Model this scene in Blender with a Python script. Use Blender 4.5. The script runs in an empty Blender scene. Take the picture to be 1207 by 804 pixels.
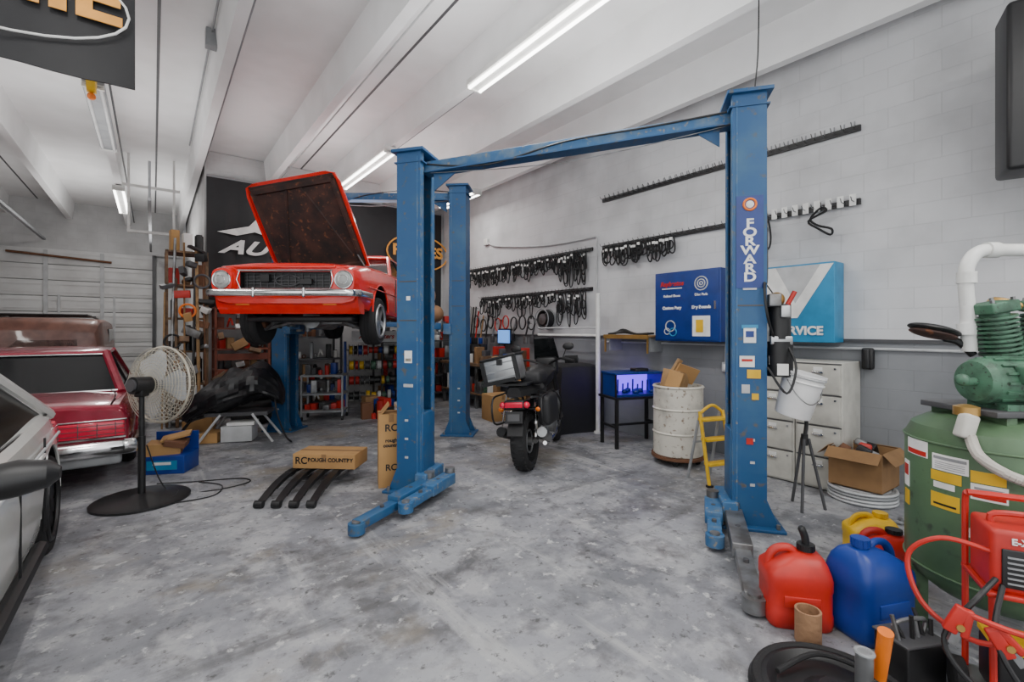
import bpy, bmesh, math, random
from mathutils import Vector, Matrix, Euler, noise as mn
random.seed(11)
TH=math.atan2(423,550); C,S=math.cos(TH),math.sin(TH)
pi=math.pi
def RM(x,t,z=0.0): return (C*x-S*t, S*x+C*t, z)
sc=bpy.context.scene

# ------------------------------------------------------------ materials
def mat(name,col,rough=.5,metal=0.0,col2=None,scale=6,lo=.4,hi=.65,bump=0,bscale=40,emit=0,coat=0,trans=0,detail=6,col3=None):
    m=bpy.data.materials.new(name); m.use_nodes=True
    nt=m.node_tree; b=nt.nodes['Principled BSDF']
    b.inputs['Base Color'].default_value=(*col,1); b.inputs['Roughness'].default_value=rough
    b.inputs['Metallic'].default_value=metal
    if coat: b.inputs['Coat Weight'].default_value=coat; b.inputs['Coat Roughness'].default_value=.05
    if trans: b.inputs['Transmission Weight'].default_value=trans
    if emit:
        b.inputs['Emission Color'].default_value=(*col,1); b.inputs['Emission Strength'].default_value=emit
    if col2 is None and not emit: col2=tuple(c*.82 for c in col)
    if not emit or bump:
        tc=nt.nodes.new('ShaderNodeTexCoord')
    if col2 and not emit:
        def layer(scale,lo,hi,a,c2):
            n=nt.nodes.new('ShaderNodeTexNoise'); n.inputs['Scale'].default_value=scale; n.inputs['Detail'].default_value=detail
            r=nt.nodes.new('ShaderNodeMapRange'); r.inputs[1].default_value=lo; r.inputs[2].default_value=hi
            x=nt.nodes.new('ShaderNodeMix'); x.data_type='RGBA'
            if isinstance(a,tuple): x.inputs[6].default_value=(*a,1)
            else: nt.links.new(a.outputs[2],x.inputs[6])
            x.inputs[7].default_value=(*c2,1)
            nt.links.new(tc.outputs['Object'],n.inputs['Vector']); nt.links.new(n.outputs['Fac'],r.inputs[0])
            nt.links.new(r.outputs[0],x.inputs[0]); return x
        x=layer(scale,lo,hi,col,col2)
        if col3: x=layer(scale*4.3,.60,.70,x,col3)
        nt.links.new(x.outputs[2],b.inputs['Base Color'])
    if bump:
        n2=nt.nodes.new('ShaderNodeTexNoise'); n2.inputs['Scale'].default_value=bscale
        bp=nt.nodes.new('ShaderNodeBump'); bp.inputs['Strength'].default_value=bump; bp.inputs['Distance'].default_value=.01
        nt.links.new(tc.outputs['Object'],n2.inputs['Vector']); nt.links.new(n2.outputs['Fac'],bp.inputs['Height'])
        nt.links.new(bp.outputs[0],b.inputs['Normal'])
    return m
RED=mat('red_paint',(.78,.016,.006),.25,coat=.5,col2=(.68,.013,.006))
MAROON=mat('maroon_paint',(.32,.016,.042),.25,.2,coat=.7,col2=(.24,.012,.028))
WHITEP=mat('white_pearl_paint',(.66,.66,.63),.22,coat=.6,col2=(.62,.62,.60))
BROWNP=mat('brown_paint',(.20,.085,.06),.4,coat=.3,col2=(.13,.055,.04))
GLASS=mat('dark_glass',(.008,.009,.010),.12); GLASS.node_tree.nodes['Principled BSDF'].inputs['Specular IOR Level'].default_value=.3
HLGLASS=mat('headlight_glass',(.42,.43,.42),.08)
CHROME=mat('chrome',(.74,.74,.74),.14,1.0)
ALU=mat('aluminium',(.52,.53,.54),.35,.9)
STEEL=mat('steel',(.30,.31,.32),.45,.8,col2=(.15,.14,.13))
BLUE=mat('lift_blue',(.010,.075,.20),.5,col2=(.030,.105,.21),scale=3.0,lo=.48,hi=.72,col3=(.09,.09,.09))
BLUEL=mat('lift_blue_worn',(.026,.11,.25),.55,col2=(.11,.17,.24),scale=6,lo=.5,hi=.7,col3=(.22,.20,.17))
DBLUE=mat('cabinet_blue',(.007,.034,.20),.35)
BLACK=mat('black_plastic',(.010,.010,.011),.45)
RUB=mat('rubber',(.012,.012,.013),.8,bump=.2)
CLOTH=mat('black_banner',(.010,.010,.012),.6,bump=.6,bscale=4)
TARP=mat('black_tarp',(.012,.012,.014),.38,bump=.8,bscale=9)
CARD=mat('cardboard',(.44,.25,.095),.85,col2=(.38,.21,.08),scale=3)
CARDD=mat('cardboard_dark',(.27,.15,.065),.9)
WHITE=mat('white_plastic',(.74,.74,.72),.4,col2=(.64,.64,.61))
OFFW=mat('beige_metal',(.54,.53,.48),.45,col2=(.44,.43,.39))
YEL=mat('yellow',(.75,.45,.01),.45)
ORG=mat('orange',(.85,.19,.01),.45)
REDP=mat('red_plastic',(.52,.018,.010),.45,col2=(.38,.016,.010))
BLUEP=mat('blue_plastic',(.007,.038,.26),.4)
LBLUE=mat('light_blue',(.02,.24,.46),.4)
GREEN=mat('green_tank',(.085,.155,.078),.45,col2=(.06,.11,.055),scale=3,col3=(.045,.065,.04))
GREENC=mat('green_cast',(.065,.165,.10),.5,col2=(.035,.08,.05),scale=14,col3=(.03,.03,.025))
WOOD=mat('wood',(.36,.22,.10),.7,col2=(.24,.14,.06),scale=9)
DWOOD=mat('dark_wood',(.20,.12,.065),.75,col2=(.10,.06,.035),scale=9)
RWOOD=mat('red_wood',(.22,.06,.035),.7,col2=(.14,.04,.025))
RUST=mat('hood_primer',(.075,.03,.022),.6,col2=(.022,.015,.014),scale=4,lo=.38,hi=.6,col3=(.20,.07,.03))
RUSTM=mat('rust',(.16,.07,.035),.85)
GREY=mat('grey_metal',(.27,.28,.29),.5)
DGREY=mat('dark_grey_metal',(.07,.07,.075),.5)
LG=mat('light_grey',(.50,.51,.52),.5)
BROWN=mat('brown_fabric',(.34,.19,.10),.9,bump=.5)
PAPER=mat('paper',(.82,.82,.80),.6)
BRASS=mat('brass',(.50,.30,.09),.4,.7)
REDLENS=mat('red_lens',(.70,.010,.05),.15,coat=.6)
ORTXT=mat('orange_print',(.85,.38,.06),.6)
TUBE=mat('tube_glow',(1,.98,.94),emit=10)
TUBEOFF=mat('tube_off',(.6,.6,.6),.3)
UV=mat('uv_glow',(.16,.05,1),emit=2.2)
SCREEN=mat('screen_glow',(.15,.4,1),emit=.8)
CREAM=mat('barrel_white',(.60,.57,.50),.55,col2=(.36,.34,.30),scale=5,lo=.5,hi=.75,col3=(.22,.16,.11))
JUNK=[CARD,CARDD,BLACK,REDP,GREY,WHITE,BLUEP,STEEL,BLACK,RUSTM,DGREY,DWOOD,BLACK,GREENC,DGREY,BLACK]

# ------------------------------------------------------------ builder
class B:
    def __init__(s,name,loc=(0,0,0),rz=0.0,ang=32):
        s.name=name; s.loc=loc; s.rz=rz; s.V=[]; s.F=[]; s.I=[]; s.mats=[]; s.M=Matrix(); s.ang=ang; s.txt=[]
    def mi(s,m):
        if m not in s.mats: s.mats.append(m)
        return s.mats.index(m)
    def add(s,vs,fs,m):
        o=len(s.V); i=s.mi(m)
        s.V+= [s.M@Vector(v) for v in vs]
        for f in fs: s.F.append([o+k for k in f]); s.I.append(i)
    def box(s,c,sz,m,rot=(0,0,0),bev=0):
        R=Matrix.Translation(Vector(c))@Euler(rot).to_matrix().to_4x4()
        if bev:
            bm=bmesh.new(); bmesh.ops.create_cube(bm,size=1)
            for v in bm.verts: v.co=Vector((v.co.x*sz[0],v.co.y*sz[1],v.co.z*sz[2]))
            bmesh.ops.bevel(bm,geom=bm.edges[:],offset=bev,segments=3,affect='EDGES',profile=.5)
            bm.verts.ensure_lookup_table()
            vs=[R@v.co for v in bm.verts]; fs=[[v.index for v in f.verts] for f in bm.faces]; bm.free()
            s.add(vs,fs,m); return
        x,y,z=[k/2 for k in sz]
        vs=[R@Vector((a,b,c2)) for c2 in(-z,z) for b in(-y,y) for a in(-x,x)]
        s.add(vs,[(0,2,3,1),(4,5,7,6),(0,1,5,4),(2,6,7,3),(0,4,6,2),(1,3,7,5)],m)
    def rings(s,rings,m,closed=False,cap=True):
        n=len(rings[0]); vs=[v for r in rings for v in r]; fs=[]
        K=len(rings)
        for i in range(K if closed else K-1):
            a=i*n; b2=((i+1)%K)*n
            for k in range(n): fs.append((a+k,a+(k+1)%n,b2+(k+1)%n,b2+k))
        if cap and not closed: fs.append(tuple(range(n-1,-1,-1))); fs.append(tuple((K-1)*n+k for k in range(n)))
        s.add(vs,fs,m)
    def tube(s,pts,r,m,n=8,closed=False,flat=1.0,up0=None):
        pts=[Vector(p) for p in pts]; N=len(pts); R=[]; up=Vector(up0) if up0 else None
        for i,p in enumerate(pts):
            t=(pts[(i+1)%N]-pts[i-1]) if closed else (pts[min(i+1,N-1)]-pts[max(i-1,0)])
            if t.length<1e-9: t=Vector((0,0,1))
            t.normalize()
            if up is None: up=t.orthogonal().normalized()
            else:
                up=up-t*up.dot(t)
                if up.length<1e-5: up=t.orthogonal()
                up.normalize()
            v=t.cross(up); rr=r[i] if isinstance(r,(list,tuple)) else r
            R.append([p+up*(rr*math.cos(2*pi*k/n))+v*(rr*flat*math.sin(2*pi*k/n)) for k in range(n)])
        s.rings(R,m,closed)
    def cyl(s,p1,p2,r,m,r2=None,n=18): s.tube([p1,p2],[r,r if r2 is None else r2],m,n)
    def lathe(s,prof,m,M=None,n=28,cap=True):
        M=M or Matrix()
        R=[[M@Vector((max(r,1e-4)*math.cos(2*pi*k/n),max(r,1e-4)*math.sin(2*pi*k/n),z)) for k in range(n)] for r,z in prof]
        s.rings(R,m,False,cap)
    def sph(s,c,r,m,sc_=(1,1,1),n=14):
        pr=[(math.sin(pi*i/n),-math.cos(pi*i/n)) for i in range(n+1)]
        M=Matrix.Translation(Vector(c))@Matrix.Diagonal((r*sc_[0],r*sc_[1],r*sc_[2],1))
        s.lathe(pr,m,M,20,False)
    def torus(s,c,R,r,m,axis='z',n=28,k=8,sx=1,sy=1):
        pts=[]
        for i in range(n):
            a=2*pi*i/n; u,v=R*sx*math.cos(a),R*sy*math.sin(a)
            pts.append({'z':(c[0]+u,c[1]+v,c[2]),'y':(c[0]+u,c[1],c[2]+v),'x':(c[0],c[1]+u,c[2]+v)}[axis])
        s.tube(pts,r,m,k,True)
    def prism(s,poly,h,m,M=None):
        M=M or Matrix(); s.rings([[M@Vector((x,y,0)) for x,y in poly],[M@Vector((x,y,h)) for x,y in poly]],m)
    def text(s,t,loc,rot,size,m,off=.006,sp=1.0,ext=.002,shear=0,ls=1.0):
        s.txt.append((t,loc,rot,size,m,off,sp,ext,shear,ls))
    def mesh(s):
        me=bpy.data.meshes.new(s.name); me.from_pydata([tuple(v) for v in s.V],[],s.F)
        for m in s.mats: me.materials.append(m)
        me.polygons.foreach_set('material_index',s.I)
        bm=bmesh.new(); bm.from_mesh(me); bmesh.ops.recalc_face_normals(bm,faces=bm.faces[:]); bm.to_mesh(me); bm.free()
        me.polygons.foreach_set('use_smooth',[True]*len(me.polygons))
        try: me.set_sharp_from_angle(angle=math.radians(s.ang))
        except Exception: pass
        return me
    def done(s):
        ob=bpy.data.objects.new(s.name,s.mesh()); sc.collection.objects.link(ob)
        ob.location=s.loc; ob.rotation_euler=(0,0,s.rz)
        for (t,loc,rot,size,m,off,sp,ext,shear,ls) in s.txt:
            cu=bpy.data.curves.new('lettering','FONT'); cu.body=t; cu.size=size; cu.align_x='CENTER'; cu.align_y='CENTER'
            cu.offset=off; cu.extrude=ext; cu.shear=shear; cu.space_line=ls; cu.materials.append(m)
            to=bpy.data.objects.new('lettering',cu); sc.collection.objects.link(to); to.parent=ob
            to.location=loc; to.rotation_euler=rot; to.scale=(sp,1,1)
        return ob
    def absorb(s,me):
        o=len(s.V); s.V+=[s.M@v.co for v in me.vertices]
        for p in me.polygons:
            s.F.append([o+k for k in p.vertices]); s.I.append(s.mi(me.materials[p.material_index]) if me.materials else 0)
def boolcut(body,cut):
    a=bpy.data.objects.new('a',body.mesh()); c=bpy.data.objects.new('c',cut.mesh())
    sc.collection.objects.link(a); sc.collection.objects.link(c)
    mo=a.modifiers.new('b','BOOLEAN'); mo.operation='DIFFERENCE'; mo.solver='EXACT'; mo.object=c
    try: mo.material_mode='TRANSFER'
    except Exception: pass
    dg=bpy.context.evaluated_depsgraph_get(); me=bpy.data.meshes.new_from_object(a.evaluated_get(dg))
    bpy.data.objects.remove(a); bpy.data.objects.remove(c); return me
def sm(pts,k=5,closed=False):
    P=[Vector(p) for p in pts]; n=len(P); out=[]
    for i in range(n if closed else n-1):
        if closed: p0,p1,p2,p3=P[i-1],P[i],P[(i+1)%n],P[(i+2)%n]
        else: p0,p1,p2,p3=P[max(i-1,0)],P[i],P[i+1],P[min(i+2,n-1)]
        for j in range(k):
            t=j/k
            out.append(.5*((2*p1)+(p2-p0)*t+(2*p0-5*p1+4*p2-p3)*t*t+(3*p1-p0-3*p2+p3)*t**3))
    if not closed: out.append(P[-1])
    return out
AX=Matrix.Rotation(pi/2,4,'Y')
def T(x,y,z): return Matrix.Translation((x,y,z))

# ------------------------------------------------------------ room shell (local coords = room coords)
def shell_mat_floor():
    m=bpy.data.materials.new('painted_concrete'); m.use_nodes=True; nt=m.node_tree; N=nt.nodes; L=nt.links
    b=N['Principled BSDF']; tc=N.new('ShaderNodeTexCoord')
    def noise(s,d=8,dist=0,off=0,st=(1,1,1),rot=0):
        mp=N.new('ShaderNodeMapping'); mp.inputs['Location'].default_value=(off,off*.7,0); mp.inputs['Scale'].default_value=st; mp.inputs['Rotation'].default_value=(0,0,rot)
        L.new(tc.outputs['Object'],mp.inputs['Vector'])
        n=N.new('ShaderNodeTexNoise'); n.inputs['Scale'].default_value=s; n.inputs['Detail'].default_value=d; n.inputs['Roughness'].default_value=.66
        n.inputs['Distortion'].default_value=dist; L.new(mp.outputs[0],n.inputs['Vector']); return n
    def rng(n,a,c,mx=1):
        r=N.new('ShaderNodeMapRange'); r.inputs[1].default_value=a; r.inputs[2].default_value=c; r.inputs[4].default_value=mx; L.new(n.outputs[0],r.inputs[0]); return r
    def mix(f,a,bc):
        x=N.new('ShaderNodeMix'); x.data_type='RGBA'; L.new(f.outputs[0],x.inputs[0])
        if isinstance(a,tuple): x.inputs[6].default_value=(*a,1)
        else: L.new(a.outputs[2],x.inputs[6])
        x.inputs[7].default_value=(*bc,1); return x
    a=mix(rng(noise(.8,12,.2),.40,.58),(.28,.285,.31),(.155,.16,.175))
    a=mix(rng(noise(1.1,14,.3,60),.50,.60,.75),a,(.36,.365,.38))
    a=mix(rng(noise(2.6,14,.15,5),.50,.62,.75),a,(.40,.40,.41))
    a=mix(rng(noise(4.5,14,.2,11),.52,.66,.75),a,(.115,.115,.125))
    a=mix(rng(noise(1.3,14,.3,20),.54,.63,.75),a,(.085,.083,.085))
    a=mix(rng(noise(.7,12,.3,31),.56,.66,.6),a,(.27,.23,.17))
    a=mix(rng(noise(3,12,.1,41,(1,.12,1),.35),.58,.66,.65),a,(.43,.43,.43))
    a=mix(rng(noise(3,12,.1,47,(.12,1,1),-.2),.58,.68,.65),a,(.08,.08,.08))
    a=mix(rng(noise(13,10,0,3),.58,.66,.85),a,(.07,.07,.07))
    a=mix(rng(noise(9,12,0,13),.59,.66,.85),a,(.50,.50,.50))
    a=mix(rng(noise(45,3,0,3),.64,.72,.7),a,(.05,.05,.05))
    L.new(a.outputs[2],b.inputs['Base Color'])
    r=rng(noise(2.5,6),.3,.7); r.inputs[3].default_value=.40; r.inputs[4].default_value=.70; L.new(r.outputs[0],b.inputs['Roughness'])
    b.inputs['Specular IOR Level'].default_value=.4
    bp=N.new('ShaderNodeBump'); bp.inputs['Strength'].default_value=.2; bp.inputs['Distance'].default_value=.01
    L.new(noise(30,8).outputs[0],bp.inputs['Height']); L.new(bp.outputs[0],b.inputs['Normal'])
    return m
def shell_mat_wall(split=1.48,axis='Y',up=(.63,.635,.65),low=(.225,.235,.25)):
    m=bpy.data.materials.new('painted_block'); m.use_nodes=True; nt=m.node_tree; N=nt.nodes; L=nt.links
    b=N['Principled BSDF']; b.inputs['Roughness'].default_value=.6
    tc=N.new('ShaderNodeTexCoord'); sp=N.new('ShaderNodeSeparateXYZ'); L.new(tc.outputs['Object'],sp.inputs[0])
    cb=N.new('ShaderNodeCombineXYZ'); L.new(sp.outputs[axis],cb.inputs[0]); L.new(sp.outputs['Z'],cb.inputs[1])
    br=N.new('ShaderNodeTexBrick'); L.new(cb.outputs[0],br.inputs['Vector'])
    br.inputs['Scale'].default_value=1; br.inputs['Brick Width'].default_value=.4; br.inputs['Row Height'].default_value=.2
    br.inputs['Mortar Size'].default_value=.004; br.inputs['Mortar Smooth'].default_value=.8
    br.inputs['Color1'].default_value=(1,1,1,1); br.inputs['Color2'].default_value=(.96,.96,.96,1); br.inputs['Mortar'].default_value=(.86,.86,.86,1)
    n=N.new('ShaderNodeTexNoise'); n.inputs['Scale'].default_value=1.3; n.inputs['Detail'].default_value=12; L.new(tc.outputs['Object'],n.inputs['Vector'])
    nr=N.new('ShaderNodeMapRange'); nr.inputs[1].default_value=.42; nr.inputs[2].default_value=.68; nr.inputs[3].default_value=1; nr.inputs[4].default_value=.74; L.new(n.outputs[0],nr.inputs[0])
    gt=N.new('ShaderNodeMath'); gt.operation='GREATER_THAN'; gt.inputs[1].default_value=split; L.new(sp.outputs['Z'],gt.inputs[0])
    x=N.new('ShaderNodeMix'); x.data_type='RGBA'; x.inputs[6].default_value=(*low,1); x.inputs[7].default_value=(*up,1); L.new(gt.outputs[0],x.inputs[0])
    m1=N.new('ShaderNodeMix'); m1.data_type='RGBA'; m1.blend_type='MULTIPLY'; m1.inputs[0].default_value=1; L.new(x.outputs[2],m1.inputs[6]); L.new(br.outputs['Color'],m1.inputs[7])
    m2=N.new('ShaderNodeMix'); m2.data_type='RGBA'; m2.blend_type='MULTIPLY'; m2.inputs[0].default_value=1; L.new(m1.outputs[2],m2.inputs[6]); L.new(nr.outputs[0],m2.inputs[7])
    L.new(m2.outputs[2],b.inputs['Base Color'])
    bp=N.new('ShaderNodeBump'); bp.inputs['Strength'].default_value=.35; bp.inputs['Distance'].default_value=.01
    L.new(br.outputs['Fac'],bp.inputs['Height']); bp.invert=True; L.new(bp.outputs[0],b.inputs['Normal'])
    return m
FLOORM=shell_mat_floor(); WALLM=shell_mat_wall(); WALLX=shell_mat_wall(split=-1,axis='X',up=(.55,.55,.55))
CEILM=mat('white_ceiling',(.85,.85,.85),.6,col2=(.77,.77,.765),scale=1.5)
WX=5.8; CZ=4.95; SZ=4.5
b=B('floor',rz=TH); b.box((.3,4.5,-.05),(11.4,25.2,.1),FLOORM); b.done()
b=B('wall_right',rz=TH); b.box((WX+.1,5.45,2.5),(.2,23.1,5),WALLM); b.done()
b=B('wall_left',rz=TH); b.box((-5.3,9.9,2.5),(.2,14.2,5),WALLX); b.done()
b=B('wall_partition',rz=TH)
b.box((3.28,10.48,2.47),(5.04,.15,4.94),WALLX); b.box((.83,13.7,2.47),(.14,6.3,4.94),WALLX); b.done()
b=B('wall_back',rz=TH); b.box((-2.2,17.0,4.3),(6.0,.2,1.3),WALLX); b.box((.45,17.0,1.85),(.8,.2,3.7),WALLX); b.box((-4.85,17.0,1.85),(.7,.2,3.7),WALLX); b.done()
b=B('ceiling',rz=TH)
b.box((.3,5.45,CZ+.06),(11.4,23.3,.12),CEILM)
stems=[-4.15,-2.95,-1.75,-.55,.65,1.85,3.05,4.25,5.45]
for x in stems:
    b.rings([[(x-.10,y,CZ+.01),(x+.10,y,CZ+.01),(x+.055,y,SZ),(x-.055,y,SZ)] for y in (-6.1,17)],CEILM)
for x in [-4.75,-2.35,.05,2.45,4.85]: b.box((x,5.45,CZ-.002),(.03,23,.006),DGREY)
b.done()
b=B('trim_1',rz=TH); b.box((WX-.012,5.3,1.48),(.024,22.6,.035),DGREY); b.cyl((WX-.03,-5,1.40),(WX-.03,5,1.40),.014,LG,n=8); b.done()
b=B('door_1',rz=TH)
DOORM=mat('door_panel',(.62,.62,.615),.5,col2=(.52,.515,.51),scale=2)
b.box((-2.2,16.965,1.85),(4.55,.04,3.7),GREY)
for i in range(9):
    z=.21+i*.41
    b.box((-2.2,16.92,z),(4.5,.05,.395),DOORM,bev=.012)
    b.box((-2.2,16.89,z+.1),(4.4,.02,.03),DOORM); b.box((-2.2,16.89,z-.1),(4.4,.02,.03),DOORM)
for x in (-3.3,-2.2,-1.1): b.box((x,16.87,1.85),(.08,.03,3.6),LG); b.box((x+.25,16.87,1.3),(.05,.03,2.4),LG)
for x in (-4.45,.02): b.box((x,16.86,1.85),(.08,.12,3.7),DGREY)
b.cyl((-2.9,16.82,3.55),(-.9,16.82,3.42),.03,RUSTM)
b.done()

# ------------------------------------------------------------ lights
def fixture(x,t,lit=True,L_=2.4,rz=0,z=SZ-.05,en=50,up=0):
    b=B('fluorescent_light',RM(x,t+L_/2,z),TH+rz)
    b.box((0,0,0),(.20,L_,.07),WHITE if lit else GREY,bev=.01)
    b.prism([(-.1,-.035),(.1,-.035),(.05,-.06),(-.05,-.06)],L_,WHITE if lit else GREY,T(0,L_/2,0)@Matrix.Rotation(pi/2,4,'X'))
    for s_ in(-.07,.07): b.cyl((s_,-L_/2+.03,-.06),(s_,L_/2-.03,-.06),.019,TUBE if lit else TUBEOFF,n=10)
    b.box((0,-L_/2+.015,-.045),(.2,.03,.06),WHITE); b.box((0,L_/2-.015,-.045),(.2,.03,.06),WHITE)
    ob=b.done()
    if lit:
        l=bpy.data.lights.new('tube_lamp','AREA'); l.shape='RECTANGLE'; l.size=.18; l.size_y=L_-.1; l.energy=en; l.color=(1,.98,.95)
        lo=bpy.data.objects.new('tube_lamp',l); sc.collection.objects.link(lo); lo.parent=ob; lo.location=(0,0,-.09)
    if up:  # unseen upward-facing lamp added below the fixture to brighten the ceiling
        l=bpy.data.lights.new('ceiling_fill','AREA'); l.shape='RECTANGLE'; l.size=2.0; l.size_y=L_; l.energy=up; l.color=(1,.99,.98)
        lo=bpy.data.objects.new('ceiling_fill',l); sc.collection.objects.link(lo); lo.parent=ob; lo.location=(0,0,-1.0); lo.rotation_euler=(pi,0,0)
fixture(2.97,2.2,en=60,up=46); fixture(2.97,7.0,en=44,up=34)
fixture(2.97,-2.6,en=75,up=80); fixture(-.55,7.2,False,up=36); fixture(-.55,12.2,True,en=60,up=44); fixture(-.55,.4,True,en=55,up=50); fixture(-2.95,4.5,True,en=52,up=42); fixture(-.55,-4,True,en=75,up=70)  # fixtures near and behind the camera, out of view, are added for light
fixture(5.0,7.6,True,1.4,z=4.3,en=18)
w=bpy.data.worlds.new('w'); sc.world=w; w.use_nodes=True
w.node_tree.nodes['Background'].inputs[0].default_value=(.96,.98,1,1); w.node_tree.nodes['Background'].inputs[1].default_value=2.1

# ------------------------------------------------------------ vehicles
def wheel(b,c,r,wd,side,spokes=5,rim=ALU,rr=.66):
    M0=b.M.copy(); b.M=b.M@T(*c)@Matrix.Rotation(pi/2 if side>0 else -pi/2,4,'Y')
    h=wd/2
    b.lathe([(r*rr,-h),(r*.9,-h*1.02),(r*.97,-h*.85),(r,-h*.6),(r,-h*.25),(r*.985,-h*.22),(r*.985,-h*.18),(r,-h*.15),(r,h*.15),(r*.985,h*.18),(r*.985,h*.22),(r,h*.25),(r,h*.6),(r*.97,h*.85),(r*.9,h*1.02),(r*rr,h*.95),(r*rr*.98,h*.3),(r*rr*.97,-h*.8)],RUB,n=40)
    b.lathe([(r*rr,h*.98),(r*rr*1.02,h),(r*rr*.93,h*.95),(r*rr*.9,h*.3),(r*rr*.88,h*.25),(.001,h*.22)],BLACK,n=32,cap=False)
    b.torus((0,0,h*.95),r*rr*.95,.02,rim,n=36)
    b.lathe([(r*.17,h*.2),(r*.17,h*.85),(r*.1,h*.95),(.001,h*.95)],rim)
    for k in range(spokes):
        a=2*pi*k/spokes; MM=Matrix.Rotation(a,4,'Z'); q=r*rr*.95
        b.rings([[MM@Vector(v) for v in ((r*.1,-.05*r*2,h*.4),(r*.1,.05*r*2,h*.4),(r*.1,.05*r*2,h*.88),(r*.1,-.05*r*2,h*.88))],
                 [MM@Vector(v) for v in ((q,-.07*r*2,h*.3),(q,.07*r*2,h*.3),(q,.07*r*2,h*.85),(q,-.07*r*2,h*.85))]],rim)
    b.M=M0
def carsec(st,cr=.03):
    P=sm([(y,hw,zb) for y,hw,zb,zt in st],5); Q=sm([(zt,0,0) for y,hw,zb,zt in st],5)
    R=[]
    for p,q in zip(P,Q):
        y,hw,zb=p; zt=q.x; h=zt-zb
        half=[(hw*.80,zb),(hw-.05,zb+.03),(hw-.02,zb+.10*h/.6),(hw-.005,zb+.35*h),(hw,zb+.60*h),(hw-.012,zb+.76*h),(hw-.045,zt-.045),(hw-.09,zt-.008),(hw-.17,zt),(hw*.5,zt+cr*.8)]
        ring=[(0,y,zb)]+[(x,y,z) for x,z in half]+[(0,y,zt+cr)]+[(-x,y,z) for x,z in reversed(half)]
        R.append(ring)
    return R
def carbody(b,st,paint,wh,r,hw,cuts=()):
    bd=B('x'); bd.rings(carsec(st),paint); ct=B('y')
    for y in wh:
        for s_ in(-1,1): ct.cyl((s_*(hw-.32),y,r-.0+.02),(s_*(hw+.2),y,r+.02),r+.055,BLACK,n=36)
    for c,sz in cuts: ct.box(c,sz,BLACK)
    b.absorb(boolcut(bd,ct))
    for y in wh:
        for s_ in(-1,1):
            pts=[(s_*(hw-.004),y+(r+.055)*math.cos(a),r+.02+(r+.055)*math.sin(a)) for a in [pi*k/16 for k in range(17)]]
            b.tube(pts,.012,paint,6)
def greenhouse(b,y0,y1,y2,y3,wb,wt,zb,zr,paint,trim=CHROME,pil=.03,bp=(.5,),cp=.38):
    G=[[(-wb,y0,zb),(wb,y0,zb),(wb,y3,zb),(-wb,y3,zb)],[(-wt,y1,zr-.03),(wt,y1,zr-.03),(wt,y2,zr-.03),(-wt,y2,zr-.03)]]
    b.rings(G,GLASS)
    R=[]
    for f,zz in ((1.03,zr-.045),(1.05,zr-.02),(1.0,zr+.005),(.8,zr+.03),(.4,zr+.042)):
        ym=(y1+y2)/2; hl=(y2-y1)/2
        R.append([(sx*wt*f*min(1,1.0),ym+sy*(hl*f if f>.9 else hl*(f+.05)),zz) for sx,sy in ((-1,-1),(1,-1),(1,1),(-1,1))])
    b.rings(R,paint)
    for s_ in(-1,1):
        b.tube([(s_*(wb+.01),y0,zb-.02),(s_*(wt+.01),y1,zr-.02)],pil,paint,8)
        b.tube([(s_*(wb+.01),y3+.02,zb-.02),(s_*(wt+.01),y2+.0,zr-.02)],pil*1.5,paint,8)
        b.rings([[(s_*(wb+.012),y3-.0,zb-.02),(s_*(wb+.012),y3-cp,zb-.02),(s_*(wt+.012),y2-cp*.3,zr-.03),(s_*(wt+.012),y2+.02,zr-.03)],
                 [(s_*(wb-.02),y3-.0,zb-.02),(s_*(wb-.02),y3-cp,zb-.02),(s_*(wt-.02),y2-cp*.3,zr-.03),(s_*(wt-.02),y2+.02,zr-.03)]],paint)
        for q in bp:
            b.tube([(s_*(wb+.004),y0+(y3-y0)*q,zb-.02),(s_*(wt+.004),y1+(y2-y1)*q,zr-.03)],.022,BLACK,6)
        b.tube([(s_*(wb+.012),y0,zb),(s_*(wb+.012),y3,zb)],.010,trim,6)
        b.tube([(s_*(wt+.022),y1,zr-.035),(s_*(wt+.022),y2,zr-.035)],.010,trim,6)
    b.tube([(-wb,y3+.012,zb+.005),(wb,y3+.012,zb+.005)],.012,trim,6); b.tube([(-wb,y0-.012,zb+.005),(wb,y0-.012,zb+.005)],.012,trim,6)
    b.tube([(-wt,y2+.03,zr-.035),(wt,y2+.03,zr-.035)],.010,trim,6)

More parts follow.
